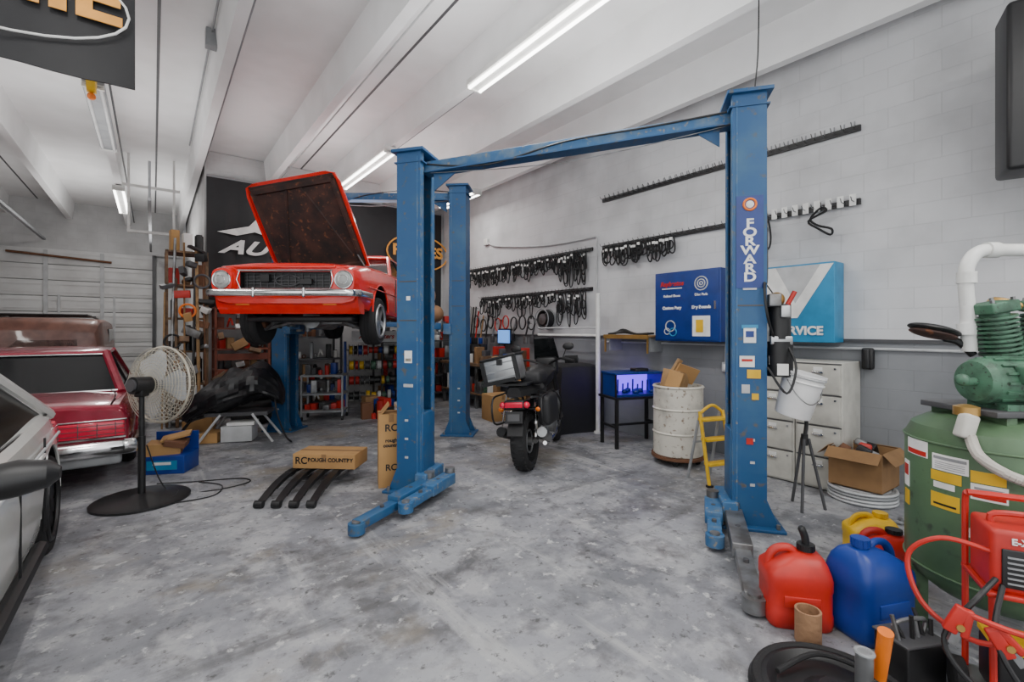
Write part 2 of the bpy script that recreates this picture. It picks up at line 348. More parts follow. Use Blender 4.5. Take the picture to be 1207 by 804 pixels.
# --- classic red coupe raised on the rear lift
ZC=1.49
b=B('classic_coupe',(-2.60,5.36,ZC),math.radians(.5))
st=[(0,.80,.44,.81),(.05,.83,.38,.85),(.5,.86,.31,.90),(1.4,.865,.28,.93),(2.4,.865,.26,.93),(3.4,.87,.28,.92),(4.3,.84,.34,.88),(4.58,.80,.42,.82)]
carbody(b,st,RED,(.86,3.5),.31,.86,[((0,.86,.9),(1.18,1.0,.72)),((0,0,.675),(1.04,.24,.19))])
greenhouse(b,1.75,2.35,3.05,3.9,.74,.56,.93,1.30,RED)
for s_ in(-1,1):
    R=[]
    for y,xi,xo,z0,z1 in ((.10,.54,.835,.50,.845),(.0,.55,.825,.51,.825),(-.07,.575,.805,.53,.80)):
        cx,cz=(xi+xo)/2,(z0+z1)/2; hx,hz=(xo-xi)/2,(z1-z0)/2
        R.append([(s_*(cx+hx*(abs(math.cos(a))**.6)*(1 if math.cos(a)>0 else -1)),y,cz+hz*(abs(math.sin(a))**.6)*(1 if math.sin(a)>0 else -1)) for a in [2*pi*k/20 for k in range(20)]])
    b.rings(R,RED)
    b.torus((s_*.69,-.075,.672),.098,.010,CHROME,'y')
    b.lathe([(.095,0),(.088,.02),(.055,.034),(.001,.04)],HLGLASS,T(s_*.69,-.065,.672)@Matrix.Rotation(pi/2,4,'X'))
    b.torus((s_*.69,-.098,.672),.05,.004,CHROME,'y')
b.box((0,.10,.675),(1.04,.03,.2),BLACK)
for k in range(13): b.box((-.48+k*.08,.075,.675),(.008,.012,.18),DGREY)
for k in range(5): b.box((0,.07,.60+k*.038),(1.0,.012,.006),DGREY)
b.torus((.0,.06,.675),.09,.008,DGREY,'y',sx=1.6,sy=.7); b.box((-.25,.04,.70),(.10,.05,.08),BLACK); b.box((.22,.04,.66),(.14,.05,.06),BLACK)
b.tube([(-.54,-.01,.785),(.54,-.01,.785)],.010,CHROME,8); b.tube([(-.54,-.01,.57),(.54,-.01,.57)],.008,CHROME,8)
for s_ in(-1,1): b.tube([(s_*.52,-.01,.785),(s_*.55,-.02,.68),(s_*.51,-.01,.57)],.008,CHROME,8)
b.box((0,.02,.825),(1.15,.10,.035),RED,bev=.012)
b.box((-.1,.2,.84),(.5,.12,.05),STEEL,bev=.01); b.box((0,.36,.74),(.7,.06,.34),BLACK)
b.box((0,.86,.50),(1.16,.98,.03),BLACK)
b.box((0,.8,.66),(.5,.62,.32),STEEL,bev=.03); b.cyl((0,.75,.82),(0,.75,.95),.19,BLACK,n=24)
b.cyl((.3,.42,.86),(.5,.42,.86),.03,RUSTM); b.box((-.42,.5,.86),(.2,.16,.14),BLACK,bev=.01)
for s_ in(-1,1):
    for k in range(4): b.cyl((s_*.28,.55+k*.14,.75),(s_*.38,.55+k*.14,.82),.03,RUSTM,n=8)
    b.sph((s_*.45,.95,.84),.09,RUSTM,(1,1,.8))
    b.box((s_*.5,.02,.41),(.16,.03,.05),ORG,bev=.01)
    b.tube([(s_*.35,.85,.20),(s_*.66,.82,.12)],.035,STEEL,8); b.tube([(s_*.3,.5,.28),(s_*.62,.8,.12)],.022,STEEL,8)
    b.cyl((s_*.52,.88,.12),(s_*.5,.9,.6),.05,BLACK); b.cyl((s_*.62,.86,.24),(s_*.66,.86,.24),.14,RUSTM)
    for k in range(6): b.torus((s_*.52,.88,.2+k*.05),.075,.012,STEEL,n=16,k=6)
    wheel(b,(s_*.755,.86,.215),.315,.20,s_,rr=.70); wheel(b,(s_*.755,3.5,.24),.315,.20,s_)
    b.tube([(s_*.3,1.3,.24),(s_*.3,4.4,.24)],.03,RUSTM,8)
    b.tube([(s_*.868,.3,.62),(s_*.873,1.6,.60),(s_*.873,3.4,.60)],.008,RED,6)
    b.box((s_*.872,2.55,.6),(.01,.012,.5),BLACK); b.box((s_*.872,1.62,.6),(.01,.012,.5),BLACK)
v=[]
for x in [-.82,-.78,-.6,-.3,0,.3,.6,.78,.82]:
    y=.02+.06*abs(x)**4; v.append([(x,y-.03,.50),(x,y+.0,.38),(x,y+.07,.29),(x,y+.22,.29),(x,y+.2,.50)])
b.rings(v,RED)
bp=sm([(-.87,.42,.52),(-.87,.10,.52),(-.83,-.10,.52),(-.6,-.15,.52),(0,-.165,.52),(.6,-.15,.52),(.83,-.10,.52),(.87,.10,.52),(.87,.42,.52)],5)
b.tube(bp,.038,CHROME,12,flat=.42,up0=(0,0,1))
for s_ in(-1,1): b.box((s_*.28,-.17,.52),(.03,.04,.11),CHROME,bev=.012)
b.box((0,2.3,.235),(1.3,3.9,.07),BLACK,bev=.02); b.box((0,.85,.23),(.75,.14,.12),STEEL,bev=.02); b.cyl((0,.7,.24),(0,1.4,.22),.12,STEEL)
b.box((0,1.75,.24),(.3,.7,.16),STEEL,bev=.03); b.cyl((-.5,3.5,.26),(.5,3.5,.26),.06,BLACK); b.sph((0,3.5,.26),.15,BLACK)
al=math.radians(61); d=Vector((-.17,-math.cos(al),math.sin(al))).normalized(); u=Vector((1,0,0)); u=(u-d*u.dot(d)).normalized(); wv=u.cross(d)*-1
if wv.y<0: wv=-wv
H0=Vector((-.08,1.40,.93))
def hp(a,q,c): return H0+u*a+d*q+wv*c
R=[]
for q,hw in ((0,.66),(.3,.665),(.8,.66),(1.2,.645),(1.32,.61),(1.36,.5)):
    R.append([hp(-hw,q,-.03),hp(-hw,q,.0),hp(-hw*.7,q,.018),hp(0,q,.035),hp(hw*.7,q,.018),hp(hw,q,0),hp(hw,q,-.03),hp(hw*.95,q,-.03),hp(hw*.95,q,-.008),hp(-hw*.95,q,-.008),hp(-hw*.95,q,-.03)])
b.rings(R,RED)
def rib(p,q,wd=.07,h=.03,m=RUST):
    p=Vector((p[0],p[1],0)); q=Vector((q[0],q[1],0)); t=(q-p).normalized(); n_=Vector((-t.y,t.x,0))*wd/2
    b.rings([[hp(e.x-n_.x,e.y-n_.y,-.01),hp(e.x+n_.x,e.y+n_.y,-.01),hp(e.x+n_.x*.6,e.y+n_.y*.6,-.01-h),hp(e.x-n_.x*.6,e.y-n_.y*.6,-.01-h)] for e in (p,q)],m)
b.rings([[hp(-.62,.03,-.012),hp(.62,.03,-.012),hp(.62,.03,-.006),hp(-.62,.03,-.006)],[hp(-.58,1.32,-.012),hp(.58,1.32,-.012),hp(.58,1.32,-.006),hp(-.58,1.32,-.006)]],RUST)
rib((-.58,.05),(.58,.05),.10,.035); rib((-.55,1.25),(.55,1.25),.10,.035); rib((-.58,.05),(-.55,1.25),.08,.035); rib((.58,.05),(.55,1.25),.08,.035)
rib((-.5,.1),(-.10,1.22),.045,.02); rib((.5,.1),(.10,1.22),.045,.02)
b.tube([hp(.55,.2,-.03),Vector((.62,1.1,.9))],.01,STEEL,6); b.tube([hp(-.55,.2,-.03),Vector((-.62,1.1,.9))],.01,STEEL,6)
b.done()

# --- maroon sedan (rear toward camera)
b=B('maroon_sedan',RM(-1.1,11.36),TH+pi)
st=[(0,.84,.36,.70),(.15,.9,.3,.78),(1.5,.95,.24,.87),(2.6,.955,.22,.89),(4.0,.95,.24,.88),(4.85,.93,.28,.86),(5.12,.91,.31,.83),(5.18,.88,.36,.79)]
carbody(b,st,MAROON,(1.0,3.95),.33,.95)
greenhouse(b,1.75,2.45,3.70,4.25,.80,.63,.89,1.33,MAROON,bp=(.48,))
for s_ in(-1,1):
    for y in (1.0,3.95): wheel(b,(s_*.82,y,.33),.33,.22,s_,8,CHROME)
    b.box((s_*.52,5.185,.60),(.70,.035,.15),REDLENS,bev=.01)
    for k in range(3): b.box((s_*.52,5.205,.555+.045*k),(.70,.006,.005),DGREY)
    for k in range(5): b.box((s_*.52-.28+.14*k,5.205,.60),(.006,.006,.14),DGREY)
    b.box((s_*.52,5.185,.69),(.74,.03,.015),CHROME,bev=.005); b.box((s_*.945,2.5,.45),(.02,3.6,.05),CHROME,bev=.005)
    b.box((s_*.52,5.2,.515),(.72,.03,.015),CHROME)
b.box((0,5.19,.60),(.32,.02,.16),WHITE,bev=.01)
b.tube(sm([(-.96,4.75,.42),(-.95,5.15,.42),(-.85,5.26,.42),(0,5.29,.42),(.85,5.26,.42),(.95,5.15,.42),(.96,4.75,.42)],5),.075,CHROME,12,flat=.5,up0=(0,0,1))
b.box((0,5.2,.30),(1.7,.1,.1),GREY,bev=.03); b.box((0,5.28,.42),(1.75,.05,.03),BLACK)
b.tube(sm([(-.72,4.32,.905),(-.78,4.75,.89),(-.76,5.12,.84)],4),.006,BLACK,6); b.tube(sm([(.72,4.32,.905),(.78,4.75,.89),(.76,5.12,.84)],4),.006,BLACK,6)
b.box((0,5.165,.765),(1.5,.02,.012),CHROME)
b.done()

# --- white sedan foreground
b=B('white_sedan',RM(-1.53,.71),TH)
st=[(0,.78,.30,.60),(.12,.88,.22,.70),(.6,.94,.18,.80),(1.4,.955,.17,.90),(2.2,.96,.16,.94),(3.2,.965,.16,.95),(4.1,.96,.2,.97),(4.6,.90,.28,.93),(4.84,.84,.34,.88),(4.9,.78,.40,.82)]
carbody(b,st,WHITEP,(.9,3.95),.35,.95)
greenhouse(b,1.55,2.3,3.45,4.45,.86,.66,.94,1.41,WHITEP,trim=BLACK,bp=(.50,),cp=.14)
for s_ in(-1,1):
    for y in (.9,3.95): wheel(b,(s_*.84,y,.35),.35,.24,s_,10,BLACK,.72)
    b.tube([(s_*.958,1.4,.22),(s_*.965,3.45,.22)],.04,BLACK,8)
    b.box((s_*.95,2.02,.97),(.16,.07,.035),BLACK,bev=.01)
    R=[]
    for x,hy,z0,z1 in ((.96,.05,.94,1.02),(1.0,.08,.92,1.06),(1.10,.085,.93,1.075),(1.19,.07,.95,1.06),(1.225,.03,.98,1.03)):
        R.append([(s_*x,1.98+hy*math.cos(a)*(1.0),(z0+z1)/2+(z1-z0)/2*math.sin(a)) for a in [2*pi*k/14 for k in range(14)]])
    b.rings(R,BLACK)
    for y in (1.75,2.9,3.62): b.box((s_*.962,y,.57),(.012,.009,.62),BLACK)
    for y in (2.65,3.42): b.box((s_*.972,y,.79),(.03,.18,.028),WHITEP,bev=.01)
    b.tube(sm([(s_*.95,.7,.74),(s_*.965,2,.78),(s_*.963,4.2,.82)],4),.009,LG,6)
    b.box((s_*.62,4.87,.76),(.5,.06,.10),REDLENS,bev=.02); b.box((s_*.84,4.72,.76),(.08,.25,.09),REDLENS,bev=.02)
    b.box((s_*.70,.07,.60),(.28,.12,.10),HLGLASS,bev=.03)
b.box((0,.0,.42),(1.1,.05,.22),BLACK,bev=.02)
b.done()

# --- brown van deep in the bay
b=B('brown_van',RM(-1.75,16.5),TH+pi)
st=[(0,.85,.5,1.0),(.3,.95,.45,1.15),(.9,.98,.4,1.45),(1.5,1.0,.4,1.72),(2.8,1.0,.4,1.80),(4.0,.99,.42,1.79),(4.35,.96,.46,1.74),(4.5,.90,.52,1.55)]
carbody(b,st,BROWNP,(.95,3.5),.38,.99)
b.box((0,4.42,1.30),(1.3,.16,.28),GLASS,bev=.04)
for s_ in(-1,1):
    for y in (.95,3.5): wheel(b,(s_*.86,y,.38),.38,.25,s_)
    b.box((s_*.82,4.48,.95),(.12,.06,.3),REDLENS,bev=.01); b.tube([(s_*.7,1.6,1.84),(s_*.7,3.9,1.88)],.02,BLACK)
    b.box((s_*.985,2.4,1.45),(.02,1.6,.3),GLASS)
for y in (2.0,3.0,3.8): b.tube([(-.7,y,1.88),(.7,y,1.88)],.02,BLACK)
b.box((0,4.55,.6),(1.8,.12,.14),CHROME,bev=.03)
b.done()

# ------------------------------------------------------------ lifts
def lift(name,A,Bp,HH,arms,carr,label=False,flat=False):
    A=Vector(A); Bv=Vector(Bp); ang=math.atan2(Bv.y-A.y,Bv.x-A.x); Ln=(Bv-A).length
    b=B(name,(A.x,A.y,0),ang); inv=Matrix.Rotation(-ang,4,'Z')
    def loc(p): 
        v=inv@Vector((p[0]-A.x,p[1]-A.y,0)); return Vector((v.x,v.y,p[2]))
    for x0,s_,H in ((0,1,HH[0]),(Ln,-1,HH[1])):
        b.box((x0-s_*.12,0,H/2),(.012,.32,H),BLUE)
        for sy in(-1,1):
            b.box((x0,sy*.155,H/2),(.25,.012,H),BLUE)
            b.box((x0+s_*.122,sy*.125,H/2),(.012,.07,H),BLUEL)
            b.box((x0+s_*.095,sy*.163,H/2),(.012,.004,H-.1),BLUEL)
        b.box((x0,0,.012),(.50,.46,.024),BLUE,bev=.004)
        for sx in(-1,1):
            for sy in(-1,1):
                b.cyl((x0+sx*.2,sy*.19,.02),(x0+sx*.2,sy*.19,.06),.016,STEEL,n=8)
                b.prism([(0,0),(.09,0),(0,.22)],.012,BLUE,T(x0+sx*.125,sy*.15,.02)@Matrix.Rotation(pi/2,4,'X')@Matrix.Diagonal((sx,1,1,1)))
        b.box((x0,0,H+.01),(.34,.40,.03),BLUE,bev=.004); b.box((x0,0,H-.1),(.30,.34,.012),BLUE)
        b.cyl((x0,-.02,.1),(x0,-.02,H-.15),.035,STEEL,n=12)
        b.tube([(x0+s_*.03,.08,.1),(x0+s_*.03,.08,H-.1)],.006,BLACK,6)
        b.box((x0+s_*.04,0,carr+.30),(.20,.27,.7),BLUE,bev=.01)
        b.box((x0+s_*.15,0,carr),(.12,.42,.16),BLUEL,bev=.01)
        for k in range(3): b.box((x0-s_*.02,-.163,.35+k*.18),(.035,.006,.02),LG)
        for k in range(2): b.box((x0,-.1625,H*.62+k*.02-.4*k),(.20,.004,.012),DGREY)
    z0,z1=HH[0]-.13,HH[1]-.13; mz=(z0+z1)/2; tilt=math.atan2(z1-z0,Ln)
    b.box((Ln/2,0,mz),(Ln-.2,.10,.10),BLUEL,(0,-tilt,0),bev=.008); b.box((Ln/2,0,mz-.06),(Ln-.2,.16,.012),BLUE,(0,-tilt,0))
    for s_,x0,bz in((1,.2,z0),(-1,Ln-.2,z1)): b.prism([(0,0),(.25,0),(0,-.18)],.012,BLUE,T(x0,-.0,bz-.05)@Matrix.Rotation(pi/2,4,'X')@Matrix.Diagonal((s_,1,1,1)))
    b.tube(sm([(.0,-.06,z0+.05),(Ln*.25,-.06,mz-.12),(Ln*.5,-.06,mz+.02),(Ln*.75,-.06,mz+.07),(Ln,-.06,z1+.05)],6),.008,BLACK,6)
    b.tube(sm([(Ln,-.04,z1-.05),(Ln*.5,-.02,mz-.15),(0,-.04,z0-.05)],6),.004,STEEL,6)
    for p,q,m in arms:
        p=loc(p); q=loc(q); mid=p.lerp(q,.55); dv=q-p; a=math.atan2(dv.y,dv.x); L1=(mid-p).length; L2=(q-p).length*.55
        b.box(p.lerp(mid,.5),(L1,.13,.10),m,(0,0,a),bev=.008); c2=p.lerp(q,.72); b.box(c2,(L2,.10,.07),m,(0,0,a),bev=.006)
        b.cyl((p.x,p.y,p.z-.07),(p.x,p.y,p.z+.09),.05,STEEL,n=14)
        for f in (.3,.5,.7): e=p.lerp(q,f); b.cyl((e.x,e.y,e.z+.02),(e.x,e.y,e.z+.054),.018,DGREY,n=10)
        if flat:
            b.cyl((q.x,q.y,q.z-.045),(q.x,q.y,q.z+.035),.065,m,n=22); b.cyl((q.x,q.y,q.z+.03),(q.x,q.y,q.z+.05),.035,STEEL,n=18)
        else:
            b.cyl((q.x,q.y,q.z-.045),(q.x,q.y,q.z+.05),.055,STEEL,n=18); b.cyl((q.x,q.y,q.z+.05),(q.x,q.y,q.z+.07),.065,RUB,n=18)
    if label:
        y=-.165
        b.box((Ln,y,2.30),(.20,.006,.74),DBLUE)
        b.text("F\nO\nR\nW\nA\nR\nD",(Ln+.0,y-.004,2.23),(pi/2,0,0),.10,PAPER,.003,1.25,.001,0,.72)
        b.torus((Ln,y-.006,2.60),.045,.009,ORG,'y'); b.sph((Ln,y-.006,2.60),.03,PAPER,(1,.2,1))
        for (dx,z,w_,h_,m) in ((.0,1.55,.09,.12,PAPER),(-.02,1.34,.11,.09,PAPER),(.03,1.24,.10,.07,YEL),(-.0,1.62,.12,.03,LBLUE),(.04,1.06,.05,.05,YEL),(0,.70,.05,.05,REDP),(.0,1.94,.10,.05,LG),(-.03,1.12,.06,.07,LG)):
            b.box((Ln+dx,y,z),(w_,.005,h_),m)
        b.box((Ln,y-.003,1.56),(.06,.003,.05),DBLUE); b.box((Ln-.02,y-.003,1.35),(.08,.003,.02),REDP)
        for (z,w_,h_,m) in ((1.33,.08,.12,PAPER),(1.30,.06,.03,YEL),(1.9,.04,.04,PAPER),(1.05,.10,.03,LG)):
            b.box((0,y,z),(w_,.005,h_),m)
        b.cyl((Ln+.24,-.05,1.52),(Ln+.24,-.05,1.80),.085,BLACK,n=20); b.cyl((Ln+.24,-.05,1.22),(Ln+.24,-.05,1.50),.10,BLACK,n=20)
        b.box((Ln+.24,-.05,1.51),(.16,.16,.07),ALU,bev=.01); b.box((Ln+.15,-.03,1.55),(.08,.1,.2),STEEL)
        b.box((Ln+.18,-.15,1.83),(.09,.08,.10),STEEL,bev=.01); b.box((Ln+.26,-.13,1.74),(.07,.06,.10),ALU,bev=.01); b.cyl((Ln+.28,-.1,1.78),(Ln+.34,-.1,1.90),.018,REDP)
        b.sph((Ln+.22,-.06,1.84),.06,BRASS)
        b.tube(sm([(Ln+.2,-.1,1.5),(Ln+.12,-.2,1.7),(Ln+.1,-.19,1.95),(Ln+.14,-.1,2.1),(Ln+.14,0,3.4)],6),.010,BLACK,6)
        b.tube(sm([(Ln+.28,-.12,1.48),(Ln+.32,-.2,1.3),(Ln+.25,-.22,1.1),(Ln+.12,-.2,1.3)],6),.009,BLACK,6)
        b.box((Ln+.19,-.10,1.35),(.07,.006,.07),PAPER); b.box((Ln+.24,-.155,1.28),(.08,.006,.09),PAPER)
    return b.done()
lift('two_post_lift',(-.966,4.70),(1.95,3.90),(3.33,3.50),
  [((-.80,4.52,.13),(-1.20,3.60,.07),BLUE),((-.62,4.66,.13),(-.90,3.95,.10),BLUEL),((1.80,3.80,.11),(1.36,2.62,.07),STEEL),((1.72,4.0,.13),(1.47,3.38,.08),BLUEL)],.13,label=True,flat=True)
lift('two_post_lift',(-3.62,7.45),(-.80,7.15),(3.85,3.75),
  [((-3.3,7.25,1.63),(-3.1,6.55,1.68),BLUE),((-3.3,7.55,1.63),(-3.1,8.3,1.68),BLUE),((-1.1,7.1,1.63),(-2.05,6.6,1.68),BLUE),((-1.1,7.4,1.63),(-2.05,8.3,1.68),BLUE)],1.60)

# ------------------------------------------------------------ motorcycle
b=B('motorcycle',(.17,5.30,0),math.radians(-18)); b.M=Matrix.Rotation(math.radians(-4),4,'Y')@Matrix.Scale(1.04,4)
def mwheel(y,r,w_):
    M0=b.M.copy(); b.M=M0@T(0,y,r)@AX
    pr=[(r-.075+.075*math.cos(a),w_*.5*math.sin(a)) for a in [pi*(k-8)/16 for k in range(17)]]
    b.lathe([(r-.1,-w_*.42)]+pr+[(r-.1,w_*.42),(r-.1,-w_*.42)],RUB,n=44,cap=False)
    b.torus((0,0,0),r-.10,.02,BLACK,n=36); b.lathe([(.045,-.09),(.045,.09)],STEEL); b.torus((0,0,.05),.12,.01,STEEL)
    for k in range(10): a=2*pi*k/10; b.tube([(.03*math.cos(a),.03*math.sin(a),0),((r-.1)*math.cos(a),(r-.1)*math.sin(a),0)],.012,BLACK,6)
    for k in range(30):
        a=2*pi*k/30
        for s_ in(-1,1): b.box(((r-.012)*math.cos(a+s_*.05),(r-.012)*math.sin(a+s_*.05),s_*w_*.22),(.022,.028,w_*.28),RUB,(0,0,a))
    b.M=M0
mwheel(0,.315,.18); mwheel(1.46,.32,.12)
for s_ in(-1,1):
    b.tube([(s_*.115,0,.315),(s_*.11,.5,.38)],.028,STEEL,8); b.tube([(s_*.1,.08,.34),(s_*.12,.12,.72)],.02,CHROME,8)
    b.tube([(s_*.09,1.46,.32),(s_*.09,1.17,.98)],.028,STEEL,10); b.tube([(s_*.09,1.28,.72),(s_*.09,1.15,1.03)],.034,BLACK,10)
    b.tube(sm([(0,1.10,1.05),(s_*.12,1.08,1.11),(s_*.25,1.0,1.15),(s_*.40,.92,1.12)],4),.015,BLACK,8)
    b.tube([(s_*.28,.99,1.15),(s_*.44,.90,1.11)],.022,RUB,8)
    b.rings([[(s_*(.28+.18*q),1.06-.04*q,1.08),(s_*(.28+.18*q),1.09-.04*q,1.12),(s_*(.28+.18*q),1.06-.04*q,1.18),(s_*(.28+.18*q),1.05-.04*q,1.13)] for q in (0,.5,1)],BLACK)
    b.tube([(s_*.25,1.03,1.13),(s_*.33,1.0,1.29)],.007,BLACK,6); b.sph((s_*.35,1.0,1.30),.06,BLACK,(1.2,.35,.8))
    b.sph((s_*.21,-.12,.68),.032,ORG,(1,.8,.8)); b.tube([(0,-.1,.68),(s_*.19,-.11,.68)],.009,BLACK,6)
    b.tube(sm([(s_*.13,.2,.40),(s_*.14,.3,.72),(s_*.12,-.05,.80)],4),.014,STEEL,6)
    b.sph((s_*.17,.55,.55),.13,BLACK,(.5,1.1,1.0)); b.cyl((s_*.14,.55,.38),(s_*.21,.55,.38),.1,STEEL)
    b.tube([(s_*.08,.3,.36),(s_*.26,.3,.34)],.014,STEEL,8)
    b.tube(sm([(s_*.1,.75,.5),(s_*.17,.8,.3),(s_*.14,.5,.2),(s_*.17,.2,.25)],4),.024,CHROME,8)
    b.tube([(s_*.19,.28,.30),(s_*.23,-.12,.44)],[.05,.055],BLACK if s_<0 else STEEL,14)
    b.tube(sm([(s_*.18,.98,.38),(s_*.24,.85,.62),(s_*.2,.6,.8)],4),.016,BLACK,8)
    b.tube(sm([(s_*.13,.1,.86),(s_*.26,.1,.82),(s_*.27,-.2,.80),(s_*.27,-.2,.55),(s_*.26,.15,.50),(s_*.15,.25,.55)],4),.011,BLACK,6)
b.box((0,.58,.42),(.28,.42,.36),STEEL,bev=.05)
for k in range(6): b.box((0,.68,.55+k*.025),(.30,.2,.01),BLACK)
b.tube(sm([(0,.25,.5),(0,.55,.82),(0,1.0,.95),(0,1.15,1.0)],4),.035,BLACK,10); b.tube([(0,1.08,.9),(0,.85,.4),(0,.45,.24)],.028,BLACK,8)
R=[]
for y,hw,z0,z1 in ((.48,.10,.80,.93),(.58,.16,.78,1.02),(.75,.20,.80,1.10),(.95,.19,.82,1.10),(1.08,.12,.88,1.04)):
    R.append([(hw*math.cos(a)*(1 if math.sin(a)>0 else .8),y,(z0+z1)/2+(z1-z0)/2*math.sin(a)) for a in [2*pi*k/16 for k in range(16)]])
b.rings(R,BLACK)
R=[]
for y,hw,z in ((-.28,.07,.90),(-.15,.13,.91),(.1,.15,.89),(.3,.16,.86),(.48,.14,.87),(.56,.08,.9)):
    R.append([(-hw,y,z-.07),(hw,y,z-.07),(hw*1.02,y,z-.01),(hw*.7,y,z+.03),(-hw*.7,y,z+.03),(-hw*1.02,y,z-.01)])
b.rings(R,RUB)
R=[]
for a in [math.radians(k) for k in range(20,160,14)]:
    R.append([(-.085,-.37*math.cos(a),.315+.37*math.sin(a)),(.085,-.37*math.cos(a),.315+.37*math.sin(a)),(.085,-.355*math.cos(a),.315+.355*math.sin(a)),(-.085,-.355*math.cos(a),.315+.355*math.sin(a))])
b.rings(R,BLACK)
b.box((0,-.26,.75),(.22,.10,.10),BLACK,bev=.02); b.box((0,-.315,.755),(.19,.02,.055),REDLENS,bev=.006); b.box((0,-.34,.63),(.13,.006,.07),DGREY,(math.radians(-15),0,0)); b.box((0,-.33,.63),(.19,.006,.12),BLACK,(math.radians(-15),0,0))
for s_ in(-1,1): b.sph((s_*.13,-.28,.75),.035,REDLENS)
b.box((0,1.22,1.05),(.3,.14,.24),BLACK,bev=.05); b.sph((0,1.32,1.02),.1,HLGLASS,(1,.5,1))
b.rings([[(x,1.24+.05*(1-(x/.17)**2),1.14),(x*.8,1.14+.04*(1-(x/.17)**2),1.42),(x*.8,1.13+.04*(1-(x/.17)**2),1.42),(x,1.23+.05*(1-(x/.17)**2),1.14)] for x in (-.17,-.1,0,.1,.17)],GLASS)
b.box((0,1.46,.68),(.12,.35,.02),BLACK,bev=.008)
b.box((-.02,-.12,.96),(.34,.34,.02),BLACK)
b.box((-.15,-.10,1.11),(.40,.28,.27),ALU,(0,math.radians(-10),0),bev=.025)
for q in (-.08,0,.08): b.box((-.15+.0,-.242,1.11+q),(.34,.008,.012),GREY,(0,math.radians(-10),0))
b.box((-.15,-.25,1.20),(.06,.02,.06),BLACK); b.box((-.17,-.10,1.25),(.42,.30,.025),BLACK,(0,math.radians(-10),0),bev=.008)
for sx in(-1,1): b.box((-.15+sx*.18,-.245,1.11+sx*.03),(.045,.02,.25),BLACK,(0,math.radians(-10),0))
b.box((-.17,-.25,.99),(.38,.02,.04),BLACK,(0,math.radians(-10),0))
b.box((.12,.12,1.0),(.24,.34,.14),CLOTH,bev=.05)
b.box((.27,.06,.66),(.15,.40,.32),CLOTH,bev=.05)
b.tube([(-.1,.5,.25),(-.30,.45,.03)],.013,STEEL,8)
b.done()

# ------------------------------------------------------------ pedestal fan
b=B('pedestal_fan',(-3.46,4.36,0))
b.lathe([(.38,0),(.38,.02),(.35,.035),(.1,.045),(.05,.07),(.001,.07)],BLACK); b.torus((0,0,.03),.28,.008,GREY)
b.cyl((0,0,.05),(0,0,1.02),.022,BLACK); b.cyl((0,0,.05),(0,0,.6),.03,BLACK)
b.box((0,.0,1.03),(.08,.10,.12),BLACK,bev=.015)
M0=b.M.copy(); b.M=T(.04,.19,1.06)@Matrix.Rotation(math.radians(-17),4,'Z')@Matrix.Rotation(math.radians(86),4,'X')@Matrix.Scale(.95,4)
b.cyl((0,0,.10),(0,0,.28),.085,BLACK,n=22); b.cyl((0,0,.26),(0,0,.30),.06,DGREY)
WIRE=mat('fan_wire',(.50,.46,.38),.4,.2)
for k in range(11):
    r=.06+.0315*k; zz=.09*(1-(r/.38)**2)
    b.torus((0,0,-.07-zz*.6),r,.0032,WIRE,n=36,k=5); b.torus((0,0,.07+zz*.6),r,.0032,WIRE,n=36,k=5)
for k in range(48):
    a=2*pi*k/48; ca,sa=math.cos(a),math.sin(a)
    pts=[(.05*ca,.05*sa,-.124),(.2*ca,.2*sa,-.11),(.34*ca,.34*sa,-.08),(.385*ca,.385*sa,0),(.34*ca,.34*sa,.08),(.2*ca,.2*sa,.11),(.08*ca,.08*sa,.124)]
    b.tube(sm(pts,2),.0025,WIRE,4)
b.torus((0,0,0),.386,.012,WIRE); b.cyl((0,0,-.13),(0,0,-.115),.06,WHITE); b.cyl((0,0,-.06),(0,0,.12),.045,GREY)
for k in range(3):
    a=2*pi*k/3; R=[]
    for r,w_,tw in ((.04,.05,.5),(.15,.13,.42),(.27,.17,.32),(.34,.13,.25)):
        R.append([Matrix.Rotation(a,3,'Z')@Vector((r,-w_*math.cos(tw),-w_*math.sin(tw)*.5)),Matrix.Rotation(a,3,'Z')@Vector((r,w_*math.cos(tw),w_*math.sin(tw)*.5)),Matrix.Rotation(a,3,'Z')@Vector((r,w_*math.cos(tw),w_*math.sin(tw)*.5+.006)),Matrix.Rotation(a,3,'Z')@Vector((r,-w_*math.cos(tw),-w_*math.sin(tw)*.5+.006))])
    b.rings(R,LG)
b.M=M0
b.tube(sm([(.0,.06,.5),(.1,.2,.02),(.5,.25,.008),(.72,.5,.008),(.55,.62,.008),(.1,.5,.008),(-.2,.45,.008)],6),.006,BLACK,6)
b.tube(sm([(.35,-.1,.008),(.6,.1,.008),(.5,.4,.008),(.2,.5,.008)],6),.006,BLACK,6)
b.done()

